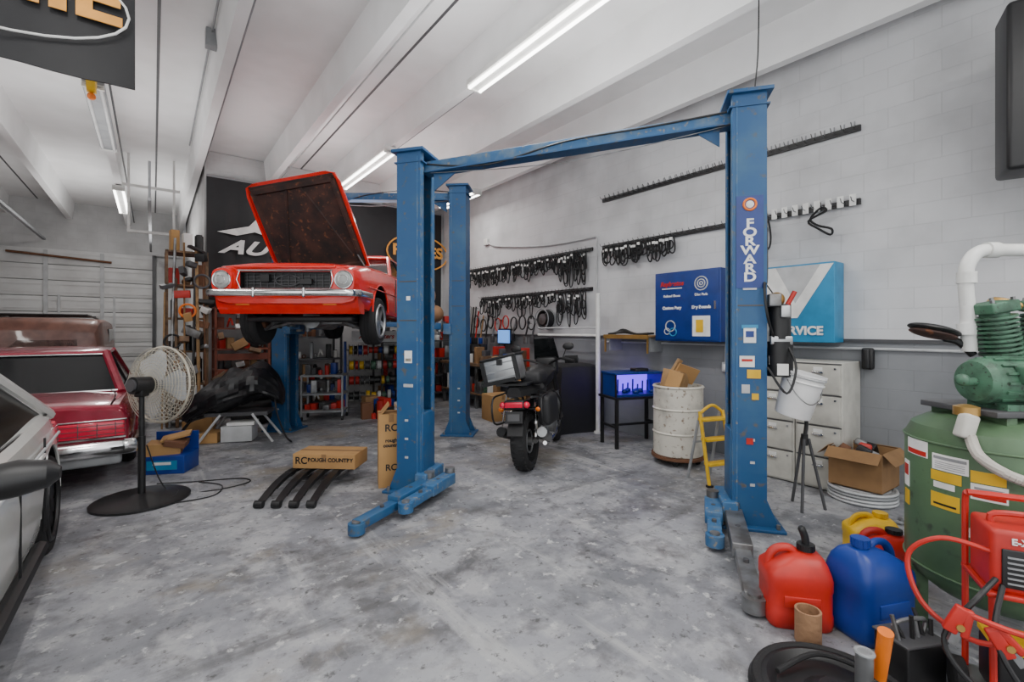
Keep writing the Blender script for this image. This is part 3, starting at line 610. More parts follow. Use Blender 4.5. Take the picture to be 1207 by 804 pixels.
# ------------------------------------------------------------ boxes, leaf springs
def ctn(name,loc,rz,w_,d_,h_,m=CARD,openf=False,lab=None,lm=BLACK):
    b=B(name,loc,rz)
    if openf:
        t=.008
        b.box((0,0,t/2),(w_,d_,t),m)
        for s_ in(-1,1):
            b.box((s_*(w_/2-t/2),0,h_/2),(t,d_,h_),m); b.box((0,s_*(d_/2-t/2),h_/2),(w_-2*t,t,h_),m)
            b.box((s_*(w_/2+.05),0,h_-.03),(.13,d_,t*.6),m,(0,s_*.7,0)); b.box((0,s_*(d_/2+.05),h_-.03),(w_,.13,t*.6),m,(-s_*.8,0,0))
        for k in range(9): 
            c=(random.uniform(-.3,.3)*w_,random.uniform(-.3,.3)*d_,random.uniform(.3,.95)*h_); r=random.uniform(.03,.06)
            b.box(c,(r*2.2,r*1.6,r*1.5),random.choice([BLACK,STEEL,REDP,GREY,RUSTM]),(random.random(),random.random(),random.random()),bev=.008)
    else:
        b.box((0,0,h_/2),(w_,d_,h_),m,bev=.004); b.box((0,0,h_+.0008),(w_,.05,.0016),CARDD); b.box((0,-d_/2-.001,h_-.04),(.05,.002,.08),CARDD)
    if lab:
        for (s_,p,sz) in lab: b.text(s_,(p[0],-d_/2-.002,p[1]),(pi/2,0,0),sz,lm,.002,1,.0006)
    return b
b=B('leaf_springs',(-2.0,4.78,0),math.radians(1))
for i in range(4):
    x=-.27+i*.155
    for k,(hl,dz) in enumerate(((.60,0),(.47,-.012),(.34,-.024))):
        pts=[(x+.0,hl*s_,.035+.11*(1-(hl*s_/.6)**2)+dz) for s_ in [q/8-1 for q in range(17)]]
        b.rings([[(p[0]-.035,p[1],max(p[2]-.006,.002)),(p[0]+.035,p[1],max(p[2]-.006,.002)),(p[0]+.035,p[1],p[2]+.005),(p[0]-.035,p[1],p[2]+.005)] for p in pts],BLACK)
    for s_ in(-1,1): b.cyl((x-.037,s_*.61,.036),(x+.037,s_*.61,.036),.033,BLACK,n=14)
    b.box((x,0,.13),(.07,.09,.05),BLACK,bev=.006)
b.done()
b=ctn('cardboard_box',(-1.93,4.98,.158),math.radians(-4),.66,.34,.15,lab=[("RC",(-.24,.08),.10),("ROUGH COUNTRY",(.07,.09),.055)]); b.done()
b=ctn('cardboard_box',(-1.26,4.84,0),math.radians(18),.25,.26,.74,lab=[("RC",(0,.60),.10),("rough\ncountry",(0,.45),.05),("RC",(0,.2),.09)])
b.box((-.06,0,.78),(.14,.25,.004),CARD,(0,-.9,0)); b.box((.09,.0,.77),(.12,.25,.004),CARD,(0,.7,0)); b.done()
b=B('blue_parts_box',(-3.88,5.3,0),math.radians(10)); b.box((0,0,.10),(.44,.34,.2),BLUEP,bev=.006); b.box((0,.16,.26),(.44,.02,.3),BLUEP)
b.box((-.05,0,.25),(.32,.27,.13),CARD,(0,.1,.3)); b.box((.08,-.03,.32),(.2,.2,.06),RUSTM,(.1,.2,.2)); b.box((.05,.03,.38),(.28,.2,.02),CARD,(.1,-.2,.3)); b.box((0,-.172,.1),(.3,.004,.1),LBLUE); b.box((0,-.175,.12),(.18,.004,.03),PAPER); b.done()

# ------------------------------------------------------------ barrel on dolly
b=B('waste_barrel',(2.0,5.62,0),.3)
b.lathe([(.30,.07),(.31,.08),(.31,.11),(.001,.11)],RUSTM)
for k in range(4):
    a=pi/4+k*pi/2; b.cyl((.22*math.cos(a)-.015,.22*math.sin(a),.035),(.22*math.cos(a)+.015,.22*math.sin(a),.035),.035,BLACK,n=14); b.box((.22*math.cos(a),.22*math.sin(a),.065),(.05,.05,.02),STEEL)
b.lathe([(.27,.11),(.285,.12),(.285,.36),(.296,.375),(.285,.39),(.285,.64),(.296,.655),(.285,.67),(.285,.90),(.297,.915),(.285,.93),(.265,.93),(.265,.5),(.001,.5)],CREAM,n=40)
b.box((-.03,.02,.98),(.26,.22,.22),WOOD,(.1,.25,.5)); b.box((.08,-.04,1.06),(.32,.02,.2),CARD,(.4,.3,.1)); b.box((.0,.08,1.1),(.05,.05,.3),WOOD,(.2,.5,0)); b.box((-.1,-.08,1.0),(.2,.16,.2),CARD,(.3,.1,.8))
b.done()
b=B('yellow_step_stool',(2.1,4.92,0),.35)
for s_ in(-1,1):
    b.tube([(s_*.17,-.16,0),(s_*.15,0,.74)],.018,YEL,8); b.tube([(s_*.15,.18,0),(s_*.13,.02,.72)],.015,GREY,8); b.box((s_*.17,-.16,.012),(.05,.05,.024),BLACK)
for z in(.22,.46,.66): b.box((0,-.16+.195*z,z),(.32,.10,.03),YEL,bev=.006)
b.tube(sm([(-.15,0,.72),(0,-.01,.80),(.15,0,.72)],5),.016,YEL,8); b.box((0,.1,.4),(.3,.012,.02),GREY)
b.done()
for i,t in enumerate((2.26,1.83)):
    b=B('filing_cabinet',RM(5.52,t),TH)
    b.box((0,0,.64),(.50,.42,1.26),OFFW,bev=.006)
    for k in range(4):
        z=.17+k*.31; b.box((-.256,0,z),(.014,.38,.285),OFFW,bev=.004); b.box((-.27,0,z+.07),(.02,.10,.018),CHROME,bev=.003); b.box((-.265,0,z+.105),(.006,.08,.035),PAPER); b.box((-.268,-.15,z+.11),(.012,.018,.018),CHROME)
        b.box((-.252,0,z+.155),(.006,.40,.012),DGREY)
    b.box((0,0,.01),(.46,.38,.02),BLACK); b.done()
b=B('cable_coil',(3.30,4.40,0))
for k in range(5):
    for j in range(4): b.torus((0,0,.02+.03*j),.16+.025*k,.014,LG if (k+j)%3 else GREY,n=36,k=6)
b.done()
b=ctn('parts_box',(3.33,4.42,.135),TH-.05,.44,.42,.34,CARDD,openf=True); b.box((.02,.0,.33),(.18,.10,.09),REDP,(.2,.3,.4),bev=.02); b.box((.1,.05,.36),(.10,.10,.07),STEEL,(.4,.3,.1),bev=.02); b.box((-.1,-.05,.33),(.16,.12,.08),BLACK,(.4,.3,.1),bev=.02); b.done()
b=B('wire_stand',(2.62,4.18,0),.2)
for p in ((-.12,-.1),(.14,-.08),(.02,.16)): b.tube([(p[0],p[1],0),(p[0]*.2,p[1]*.2,.62)],.013,DGREY,8)
b.tube(sm([(0,0,.62),(.02,0,.8),(-.05,-.03,.92),(-.22,-.05,.96)],5),.015,BLACK,8); b.tube(sm([(0,0,.60),(.03,.0,.74),(-.05,.0,.84),(-.2,.0,.88)],5),.010,STEEL,8); b.cyl((0,0,.56),(0,0,.66),.028,BLACK); b.done()
BKT=mat('bucket_white',(.9,.9,.9),.35,col2=(.85,.85,.85))
b=B('white_bucket',(2.28,3.80,.90),0); b.M=Matrix.Rotation(math.radians(12),4,'Y')@Matrix.Rotation(math.radians(8),4,'X')
b.lathe([(.001,0),(.125,0),(.13,.01),(.15,.34),(.158,.345),(.158,.36),(.145,.36),(.125,.02),(.001,.02)],BKT,n=32,cap=False); b.torus((0,0,.29),.152,.006,BKT); b.torus((0,0,.33),.156,.006,LG)
b.tube(sm([(-.155,0,.32),(-.1,-.12,.2),(0,-.17,.14),(.1,-.12,.2),(.155,0,.32)],5),.004,STEEL,6); b.tube([(-.15,0,.34),(-.13,.02,.46)],.005,STEEL,6); b.done()

# ------------------------------------------------------------ compressor
b=B('air_compressor',(2.53,2.42,0),0)
b.lathe([(.001,.20),(.15,.205),(.28,.235),(.35,.29),(.38,.36),(.38,1.02),(.35,1.09),(.28,1.135),(.15,1.165),(.001,1.17)],GREEN,n=56,cap=False)
b.torus((0,0,.36),.382,.006,GREEN,n=48); b.torus((0,0,1.02),.382,.006,GREEN,n=48)
for k in range(3):
    a=.6+2*pi*k/3; b.box((.33*math.cos(a),.33*math.sin(a),.17),(.07,.05,.34),GREEN,(0,0,a)); b.box((.36*math.cos(a),.36*math.sin(a),.01),(.12,.12,.02),GREEN,(0,0,a))
def patch(a0,a1,z0,z1,m,r=.3825):
    n=6; a0=math.radians(a0); a1=math.radians(a1)
    b.rings([[(r*math.cos(a0+(a1-a0)*k/n),r*math.sin(a0+(a1-a0)*k/n),z) for k in range(n+1)]+[((r-.004)*math.cos(a1+(a0-a1)*k/n),(r-.004)*math.sin(a1+(a0-a1)*k/n),z) for k in range(n+1)] for z in (z0,z1)],m)
for a0,a1,z0,z1,m in ((158,181,.93,1.02,PAPER),(185,208,.89,.97,PAPER),(184,204,.835,.885,YEL),(186,200,.80,.83,PAPER),(184,203,.70,.775,YEL),(209,227,.87,.925,YEL),(209,228,.79,.865,PAPER),(150,160,.74,.88,PAPER),(151,160,.64,.72,YEL),(205,216,.60,.645,OFFW),(230,246,.70,.76,PAPER)):
    patch(a0,a1,z0,z1,m)
patch(159,180,.935,.96,REDP,.3835); patch(210,227,.80,.815,REDP,.3835); patch(186,207,.945,.96,GREY,.3835); patch(151,159,.80,.86,REDP,.3835); patch(186,201,.715,.725,BLACK,.3835); patch(211,225,.84,.85,GREY,.3835)
for k in range(4): patch(187,206,.90+.010*k,.903+.010*k,GREY,.3833); patch(211,226,.82+.009*k,.8225+.009*k,GREY,.3833)
b.box((.05,.0,1.19),(.56,.42,.03),DGREY,bev=.005); b.box((-.15,0,1.165),(.05,.4,.08),GREEN); b.box((.2,0,1.165),(.05,.4,.08),GREEN)
DG=.09
b.cyl((-.28+DG,-.08,1.34),(.04+DG,-.08,1.34),.115,GREENC,n=28); b.lathe([(.115,0),(.10,.03),(.04,.045),(.001,.045)],GREENC,T(-.28+DG,-.08,1.34)@Matrix.Rotation(-pi/2,4,'Y'))
for k in range(16): a=2*pi*k/16; b.box((-.12+DG,-.08+.118*math.cos(a),1.34+.118*math.sin(a)),(.26,.012,.012),GREENC,(a,0,0))
b.box((-.13+DG,-.20,1.38),(.14,.07,.09),GREENC,bev=.01); b.box((-.13+DG,-.237,1.38),(.09,.004,.05),ALU); b.box((-.12+DG,-.08,1.22),(.24,.2,.03),GREENC)
b.cyl((.06,.06,1.36),(.30,.06,1.36),.11,GREENC,n=24); b.box((.18,.06,1.28),(.2,.2,.16),GREENC,bev=.02)
for cx,cy,tl in ((.08,.06,-.18),(.25,.06,.18)):
    M0=b.M.copy(); b.M=T(cx,cy,1.42)@Matrix.Rotation(tl,4,'Y')
    b.cyl((0,0,0),(0,0,.30),.06,GREENC)
    for k in range(9): b.cyl((0,0,.05+k*.024),(0,0,.062+k*.024),.088,GREENC,n=24)
    b.box((0,0,.30),(.15,.15,.06),GREENC,bev=.012)
    for sx in(-1,1):
        for sy in(-1,1): b.cyl((sx*.055,sy*.055,.32),(sx*.055,sy*.055,.345),.011,STEEL,n=6)
    b.M=M0
b.tube(sm([(.04,.1,1.70),(.14,.16,1.76),(.26,.1,1.70),(.36,.05,1.5),(.3,.0,1.2)],6),.018,BRASS,8)
b.torus((.42,.0,1.40),.2,.02,BLACK,'x')
for k in range(5): a=2*pi*k/5; b.tube([(.42,0,1.40),(.42,.2*math.cos(a),1.40+.2*math.sin(a))],.014,BLACK,6)
b.tube(sm([(-.02,.12,1.46),(-.08,.14,1.53),(-.14,.16,1.55)],4),.02,BLACK,8)
M0=b.M.copy(); b.M=T(-.19,.17,1.585)@Matrix.Rotation(math.radians(14),4,'Y')
b.sph((0,0,.012),.12,BLACK,(1.1,.8,.22)); b.sph((0,0,-.012),.115,RUST,(1.05,.75,.2)); b.M=M0
b.cyl((-.21,-.1,1.34),(-.30,-.12,1.34),.02,GREENC); b.sph((-.31,-.12,1.35),.03,GREENC)
b.lathe([(.05,0),(.05,.04),(.02,.05)],BRASS,T(-.30,-.13,1.18)); b.cyl((-.30,-.14,1.08),(-.30,-.14,1.20),.01,BRASS)
b.box((-.33,-.16,1.13),(.07,.06,.12),OFFW,(0,.3,0),bev=.015)
HOSE=mat('hose_grey',(.5,.47,.42),.6)
hpts=sm([(-.33,-.18,1.08),(-.34,-.24,1.0),(-.27,-.33,.93),(-.1,-.42,.89),(.1,-.44,.89),(.3,-.36,.92)],8)
b.tube(hpts,.020,HOSE,10)
for k in range(0,len(hpts)-1):
    for q in (0,.5):
        p=Vector(hpts[k]).lerp(Vector(hpts[k+1]),q); d2=(Vector(hpts[k+1])-Vector(hpts[k])).normalized()*.005; b.cyl(p-d2,p+d2,.024,HOSE,n=10)
b.tube(sm([(-.04,.12,1.48),(-.05,.12,1.7),(-.06,.12,1.85),(-.05,.12,1.95),(.01,.12,2.02),(.12,.12,2.03),(.4,.12,2.03),(2.85,.12,2.03)],6),.034,WHITE,14)
for z in(1.60,1.88): b.cyl((-.055,.12,z-.03),(-.055,.12,z+.03),.043,WHITE)
b.cyl((.05,.12,2.03),(.11,.12,2.03),.043,WHITE)
b.done()

# ------------------------------------------------------------ fuel jugs
def jug(name,loc,rz,w_,d_,h_,m,cap=BLACK,spout=False):
    b=B(name,loc,rz,ang=40); R=[]
    def rr(hw,hd,z,k=.35,cx=0):
        o=[]
        for (sx,sy,a0) in ((1,1,0),(-1,1,90),(-1,-1,180),(1,-1,270)):
            r=min(hw,hd)*k
            for q in (0,30,60,90):
                a=math.radians(a0+q); o.append((cx+sx*(hw-r)+r*math.cos(a),sy*(hd-r)+r*math.sin(a),z))
        return o
    H=h_
    for f,z in ((.9,0),(.98,.015),(1,.04),(1,.20*H),(.975,.23*H),(.975,.48*H),(1,.51*H),(1,.64*H),(.97,.69*H)): R.append(rr(w_/2*f,d_/2*f,z))
    for f,z,cx in ((.82,.78*H,-.05*w_),(.58,.86*H,-.12*w_),(.35,.90*H,-.18*w_)): R.append(rr(w_/2*f,d_/2*min(1,f*1.1),z,.5,cx))
    b.rings(R,m)
    b.cyl((-.18*w_,0,.88*H),(-.18*w_,0,.93*H),.035,m); b.cyl((-.18*w_,0,.92*H),(-.18*w_,0,1.0*H),.042,cap,n=20)
    for k in range(12): a=2*pi*k/12; b.box((-.18*w_+.042*math.cos(a),.042*math.sin(a),.96*H),(.006,.008,.07*H),cap,(0,0,a))
    b.tube(sm([(-.05*w_,0,.84*H),(.08*w_,0,.93*H),(.28*w_,0,.91*H),(.40*w_,0,.80*H),(.42*w_,0,.64*H)],5),.022,m,10,flat=.8)
    if spout: b.tube(sm([(-.18*w_,0,1.0*H),(-.16*w_,0,1.1*H),(-.10*w_,0,1.22*H)],4),[.02]*8+[.012],cap,10)
    for s_ in(-1,1): b.box((0,s_*(d_/2-.001),.36*H),(w_*.55,.008,H*.14),m,bev=.003)
    return b.done()
jug('gas_can',(1.56,2.58,0),math.radians(168),.32,.24,.42,REDP,BLACK,True)
jug('gas_can',(1.90,2.48,0),math.radians(15),.35,.26,.50,BLUEP,BLUEP)
jug('gas_can',(2.48,3.22,0),math.radians(170),.30,.20,.34,YEL,YEL)
jug('gas_can',(2.36,2.96,0),math.radians(160),.28,.16,.34,REDP,BLACK)
b=B('paper_tube',(1.51,2.38,0)); b.lathe([(.055,0),(.06,.01),(.06,.17),(.05,.17),(.05,.02),(.001,.02)],BROWN); b.done()
b=B('stool_base',(1.37,1.97,0))
b.lathe([(.33,0),(.335,.03),(.31,.06),(.26,.075),(.22,.05),(.12,.05),(.06,.09),(.001,.09)],BLACK,n=44,cap=False); b.torus((0,0,.055),.30,.022,RUB,n=44)
b.tube(sm([(-.18,.12,.07),(.05,.2,.09),(.2,.08,.09),(.22,-.15,.1)],6),.012,RUB,8)
b.cyl((.10,-.02,.05),(.08,-.05,.27),.032,ALU); b.torus((.08,-.05,.27),.03,.008,GREY); b.tube([(.19,.02,.05),(.165,-.04,.34)],.012,STEEL,8); b.tube([(.182,.0,.13),(.16,-.06,.36)],[.024,.028],ORG,14)
b.done()
b=B('battery_charger_cart',(2.06,1.88,0),math.radians(-28))
for s_ in(-1,1):
    b.tube(sm([(s_*.14,.12,.08),(s_*.14,.12,.5),(s_*.14,.12,.84),(s_*.14,.10,.89)],4),.012,REDP,8)
    b.cyl((s_*.15,.1,.08),(s_*.19,.1,.08),.08,RUB,n=24); b.tube([(s_*.13,-.14,0),(s_*.13,-.12,.55)],.012,REDP,8)
b.tube([(-.14,.10,.89),(.14,.10,.89)],.014,REDP,8); b.box((0,-.0,.56),(.30,.28,.02),REDP,bev=.006); b.box((0,-.02,.12),(.3,.3,.02),STEEL)
b.box((0,-.01,.69),(.27,.22,.25),REDP,bev=.02); b.box((0,-.125,.67),(.21,.008,.15),BLACK,bev=.004)
for k in range(6): b.box((0,-.131,.615+k*.020),(.18,.006,.006),GREY)
b.text("E-XTREME",(0,-.124,.775),(pi/2,0,0),.034,PAPER,.001); b.tube(sm([(-.1,-.02,.80),(-.09,-.02,.85),(.09,-.02,.85),(.1,-.02,.80)],4),.012,REDP,8)
CR=REDP
b.tube(sm([(-.13,-.1,.72),(-.28,-.10,.74),(-.38,-.08,.64),(-.35,-.14,.48),(-.22,-.2,.40),(-.1,-.25,.44)],6),.010,CR,8)
b.tube(sm([(-.12,-.12,.62),(-.20,-.2,.56),(-.3,-.22,.40),(-.25,-.25,.28),(-.1,-.25,.18),(.05,-.22,.12)],6),.010,BLACK,8)
b.tube(sm([(.1,-.13,.60),(.0,-.26,.5),(-.12,-.28,.50),(-.25,-.25,.52)],6),.011,CR,8)
b.tube(sm([(-.1,-.12,.6),(-.16,-.24,.45),(-.1,-.28,.3),(.0,-.28,.2),(-.15,-.28,.1),(-.3,-.2,.02)],6),.010,BLACK,8)
for (x,z,a) in ((-.28,.47,.3),(-.14,.42,-.6),(-.02,.36,-.3)):
    M0=b.M.copy(); b.M=T(x,-.25,z)@Matrix.Rotation(a,4,'Y')
    b.box((0,0,.02),(.045,.028,.11),CR,(0,.12,0),bev=.008); b.box((.032,0,.02),(.028,.028,.11),CR,(0,-.12,0),bev=.008); b.box((.015,0,-.045),(.028,.02,.05),STEEL); b.cyl((.016,-.02,.0),(.016,.02,.0),.013,BRASS,n=10); b.M=M0
b.box((-.02,-.03,.24),(.20,.18,.2),BLACK,bev=.02); b.box((-.02,-.03,.345),(.20,.18,.02),YEL)
b.done()
b=B('toolbox',(1.84,2.16,0),.2); b.box((0,0,.09),(.22,.16,.18),BLACK,bev=.01); b.box((0,0,.185),(.23,.17,.012),DGREY,bev=.005)
b.tube(sm([(-.08,0,.19),(-.08,0,.25),(.08,0,.25),(.08,0,.19)],4),.01,STEEL,8)
for k in range(6): b.tube([(-.09+.035*k,-.03,.17),(-.10+.04*k,.03*math.sin(k*2),.27+.02*math.cos(k*3))],.009,random.choice([REDP,BLACK,YEL,STEEL]),8)
b.done()
b=B('loose_hoses',(2.75,3.35,0)); 
for k in range(9):
    x,y=random.uniform(-.25,.3),random.uniform(-.15,.5); b.tube(sm([(x,y,.02),(x+.1,y+.05,.03),(x+.2,y-.03,.02),(x+.28,y+.08,.015)],4),.015,random.choice([BLACK,RUSTM,STEEL,DGREY]),8)
b.done()

# ------------------------------------------------------------ wall items (room coords)
TW=(pi/2,0,-pi/2)
def wallB(name,x,t,z=0): return B(name,RM(x,t,z),TH)
b=wallB('blue_parts_cabinet',WX-.16,3.43,1.44)
b.box((0,0,.46),(.30,.94,.92),DBLUE,bev=.01); b.box((-.155,0,.46),(.012,.90,.88),DBLUE,bev=.004); b.box((-.17,-.41,.46),(.02,.02,.10),CHROME)
b.text("Raybestos",(-.164,.20,.76),TW,.085,REDP,.003,1,.001,.2); b.box((-.162,.20,.70),(.003,.3,.012),PAPER)
b.text("Relined Shoes",(-.164,.20,.60),TW,.045,PAPER,.001); b.text("Disc Pads",(-.164,-.22,.60),TW,.045,PAPER,.001)
b.text("Custom Bury",(-.164,.20,.44),TW,.052,PAPER,.003); b.text("Day Rounds",(-.164,-.22,.44),TW,.052,PAPER,.003)
for r in (.085,.05,.02): b.torus((-.164,-.22,.74),r,.008,LG,'x')
b.box((-.163,-.22,.2),(.004,.24,.26),PAPER); b.box((-.166,-.2,.2),(.004,.1,.16),YEL); b.torus((-.166,.22,.2),.07,.008,LG,'x'); b.torus((-.166,.18,.12),.05,.008,LBLUE,'x'); b.torus((-.166,.27,.13),.04,.006,LG,'x')
b.done()
b=wallB('service_cabinet',WX-.14,2.12,1.46)
b.box((0,0,.42),(.26,.70,.84),LBLUE,bev=.008)
def tri(pts,m,x0=-.134,x1=-.138): b.rings([[(x0,y,z) for y,z in pts],[(x1,y,z) for y,z in pts]],m)
tri([(.34,.82),(-.34,.82),(.0,.26),(.34,.26)],PAPER); tri([(.22,.82),(-.22,.82),(.02,.42)],LG,-.138,-.141)
b.text("SERVICE",(-.14,-.02,.12),TW,.125,PAPER,.005,1,.001); b.done()
def rail(name,x,t0,t1,z,m=BLACK,up=.0):
    b=B(name,RM(x,0,0),TH); b.box((0,(t0+t1)/2,z),(.03,t1-t0,.06),m)
    n=int((t1-t0)/.09)
    for k in range(n):
        y=t0+.05+k*(t1-t0-.1)/max(1,n-1); b.tube([(-.01,y,z),(-.10,y,z+.0),(-.13,y,z+.035)],.005,STEEL,5)
        if up: b.box((-.012,y,z+.045),(.006,.012,.06),GREY)
    return b
rail('hook_rail',WX-.02,1.62,5.1,3.68,up=1).done()
def loops(b,t0,t1,z,n,hmin,hmax,x=-.10):
    for k in range(n):
        y=t0+(t1-t0)*(k+.5)/n+random.uniform(-.03,.03); h=random.uniform(hmin,hmax); w_=random.uniform(.03,.06); xx=x+random.uniform(-.03,.03)
        pts=[]
        for q in range(20):
            a=2*pi*q/20; pts.append((xx+.012*math.cos(a*2+k),y+w_*math.sin(a)*(1-.3*math.cos(a)),z-h/2+h/2*math.cos(a)))
        b.tube(pts,.012,RUB,6,True,flat=.8)
        if random.random()<.7: b.torus((xx-.01,y+.015,z-h*random.uniform(.25,.6)),.04,.010,RUB,'x',n=14,k=5,sy=random.uniform(1.2,2.2))
        if random.random()<.6: b.box((xx-.03,y,z-h*.22),(.002,.05,.035),PAPER)
b=rail('belt_rack',WX-.02,1.62,5.1,2.92)
for k in range(14): 
    if k<12: b.box((-.035,1.68+k*.11,2.94),(.004,.06,.12),PAPER)
loops(b,3.75,5.0,2.90,26,.20,.34); loops(b,2.45,2.8,2.90,5,.22,.42)
b.tube(sm([(-.1,1.95,2.9),(-.1,2.05,2.8),(-.1,1.98,2.72),(-.1,1.85,2.66),(-.1,1.86,2.60),(-.1,1.97,2.68),(-.1,2.07,2.78),(-.1,1.9,2.86)],4,True),.012,RUB,6,True); b.done()
b=rail('belt_rack',WX-.02,5.32,9.1,2.93); loops(b,5.35,9.0,2.90,66,.18,.40); loops(b,5.35,6.0,2.88,8,.42,.58); b.done()
b=rail('belt_rack',WX-.02,5.32,8.6,2.27); loops(b,5.35,6.1,2.25,12,.35,.66); loops(b,6.1,8.5,2.25,30,.15,.50); b.done()
b=B('pvc_rack',RM(5.42,4.88),TH); b.cyl((0,0,0),(0,0,2.15),.035,WHITE); b.cyl((0,0,0),(0,0,.03),.06,WHITE); b.cyl((0,0,1.5),(0,1.4,1.5),.02,WHITE); b.cyl((0,.45,1.5),(.3,.45,1.5),.02,WHITE); b.cyl((0,0,1.62),(0,1.4,1.62),.012,LG); b.done()
b=wallB('wall_shelf',WX-.2,4.36,1.50); b.box((0,0,0),(.36,.80,.03),WOOD,bev=.004); b.box((-.18,0,-.01),(.02,.80,.06),BRASS)
for s_ in(-1,1): b.box((.05,s_*.36,-.12),(.3,.02,.2),GREY); b.box((-.17,s_*.38,-.12),(.02,.02,.24),BRASS)
for k in range(4): b.tube(sm([(-.12+.05*k,.36,.03),(-.1,.1,.05+.015*k),(-.05,-.1,.03),(-.12+.04*k,-.36,.04)],5),.015,BLACK,8)
b.done()
b=B('parts_tank_table',(1.68,6.52,0),TH-.35)
for sx in(-1,1):
    for sy in(-1,1): b.box((sx*.36,sy*.2,.33),(.04,.04,.66),BLACK)
b.box((0,0,.67),(.80,.48,.03),BLACK); b.box((0,0,.28),(.74,.03,.03),BLACK); b.box((-.36,0,.28),(.03,.4,.03),BLACK); b.box((.36,0,.28),(.03,.4,.03),BLACK)
b.box((0,.18,.84),(.72,.01,.28),UV); b.box((0,0,.70),(.72,.36,.03),DBLUE)
for sx in(-1,1):
    b.box((sx*.36,0,.84),(.01,.37,.3),DBLUE)
    for sy in(-1,1): b.box((sx*.365,sy*.185,.84),(.02,.02,.31),BLACK)
b.box((0,0,1.0),(.76,.40,.03),DBLUE,bev=.006); b.box((0,-.0,.985),(.5,.1,.012),UV)
for k in range(9): b.sph((random.uniform(-.3,.3),random.uniform(-.1,.14),.735),.035,DBLUE,(1.3,1,.9)); b.cyl((-.32+k*.08,.12,.72),(-.31+k*.08,.13,.85+.04*math.sin(k*4)),.012,DBLUE,n=8)
b.box((.1,-.02,1.03),(.2,.16,.05),BLACK,bev=.01)
b.done()
b=B('covered_grill',(.96,7.45,0),TH-.25); R=[]
for z,f in ((0,1.02),(.3,1.0),(.7,1.0),(.95,.97),(1.02,.9),(1.06,.6)):
    R.append([(.36*f*cx+random.uniform(-.012,.012),.28*f*cy+random.uniform(-.012,.012),z) for cx,cy in ((-1,-1),(-.5,-1.03),(0,-1),(.5,-1.03),(1,-1),(1.02,0),(1,1),(0,1),(-1,1),(-1.02,0))])
b.rings(R,CLOTH); b.done()
b=ctn('cardboard_box',(-.25,8.3,0),.5,.45,.4,.45); b.done()

def junk(b,x0,x1,y0,y1,z,n,hm,mats=JUNK):
    for k in range(n):
        x=x0+(x1-x0)*(k+.5)/n+random.uniform(-.02,.02); wd=(x1-x0)/n*random.uniform(.7,1.0); h=random.uniform(.35,1)*hm; y=random.uniform(y0,y1); m=random.choice(mats); q=random.random()
        if q<.5: b.box((x,y,z+h/2),(wd,random.uniform(.12,.25),h),m,(0,0,random.uniform(-.3,.3)),bev=.005)
        elif q<.72: b.cyl((x,y,z),(x,y,z+h),wd*.42,m,n=14); b.cyl((x,y,z+h),(x,y,z+h*1.08),wd*.3,BLACK,n=12)
        elif q<.82: b.sph((x,y,z+min(h,wd)*.45),min(h,wd)*.45,m)
        elif q<.91: b.tube(sm([(x-wd*.4,y,z+.02),(x-wd*.2,y-.05,z+h*.5),(x+wd*.1,y,z+h*.7),(x+wd*.4,y-.06,z+h*.2)],3),.018,m,6)
        else: b.torus((x,y,z+wd*.4),wd*.32,wd*.09,m,'y')
def rack(b,w_,d_,h_,lv,m,jh=.25,n=6,top=True,mats=JUNK):
    for sx in(-1,1):
        for sy in(-1,1): b.box((sx*w_/2,sy*d_/2,h_/2),(.04,.04,h_),m)
    for k in range(lv):
        z=.12+k*(h_-.14)/(lv-1); b.box((0,0,z),(w_+.04,d_+.04,.03),m)
        if k<lv-1 or top: junk(b,-w_/2+.03,w_/2-.03,-d_/2+.1,d_/2-.12,z+.015,n,min(jh,(h_-.14)/(lv-1)*.85),mats)
RJ=[CARD,CARDD,BLACK,DGREY,RUSTM,REDP,BRASS,STEEL,DWOOD,BLACK,WHITE]
b=B('storage_rack',RM(.45,9.7),TH); rack(b,.55,.5,2.9,6,DWOOD,.42,3,mats=RJ)
for k in range(22):
    z=.3+k*.125; x=random.uniform(-.3,.3); b.box((x,-.28+random.uniform(-.05,.03),z),(random.uniform(.05,.3),.12,random.uniform(.04,.14)),random.choice(RJ),(random.uniform(-.4,.4),random.uniform(-.5,.5),random.uniform(-.5,.5)),bev=.006)
for k in range(7): b.tube([(-.34+.1*k,-.38,0),(-.3+.09*k+.05*math.sin(k*2),-.27,2.2+.9*abs(math.sin(k*1.7)))],.014+.006*(k%3),[WOOD,STEEL,DWOOD,CARDD,BLACK,WOOD,RUSTM][k],6)
for k in range(3): b.torus((-.2+.2*k,-.33,1.4+.5*k),.11,.018,[BLACK,ORG,DGREY][k],'y',n=20)
b.done()
b=B('wooden_hutch',RM(1.3,9.95),TH); rack(b,.85,.45,2.0,6,RWOOD,.25,6,mats=[RWOOD,CARDD,BLACK,DGREY,RUSTM,REDP,WOOD,STEEL])
for k in range(3): b.box((0,-.24,.5+k*.3),(.8,.02,.12),RWOOD)
for k in range(12): b.box((random.uniform(-.4,.4),-.3,random.uniform(.1,1.9)),(random.uniform(.08,.25),.1,random.uniform(.05,.16)),random.choice(RJ),(random.uniform(-.4,.4),random.uniform(-.6,.6),0),bev=.006)
b.box((-.1,0,2.25),(.5,.35,.2),CARD); b.box((.2,-.05,2.2),(.3,.3,.1),RUSTM); b.done()
DARKJ=[BLACK,DGREY,BLACK,GREY,REDP,CARDD,STEEL,BLUEP,RUSTM,WHITE,BLACK,REDP]
b=B('storage_shelf',RM(2.45,9.95),TH); rack(b,1.2,.5,1.9,5,DGREY,.33,10,mats=DARKJ); b.done()
b=B('storage_shelf',RM(4.75,9.9),TH); rack(b,1.7,.5,1.75,5,DGREY,.33,13,mats=DARKJ); b.done()
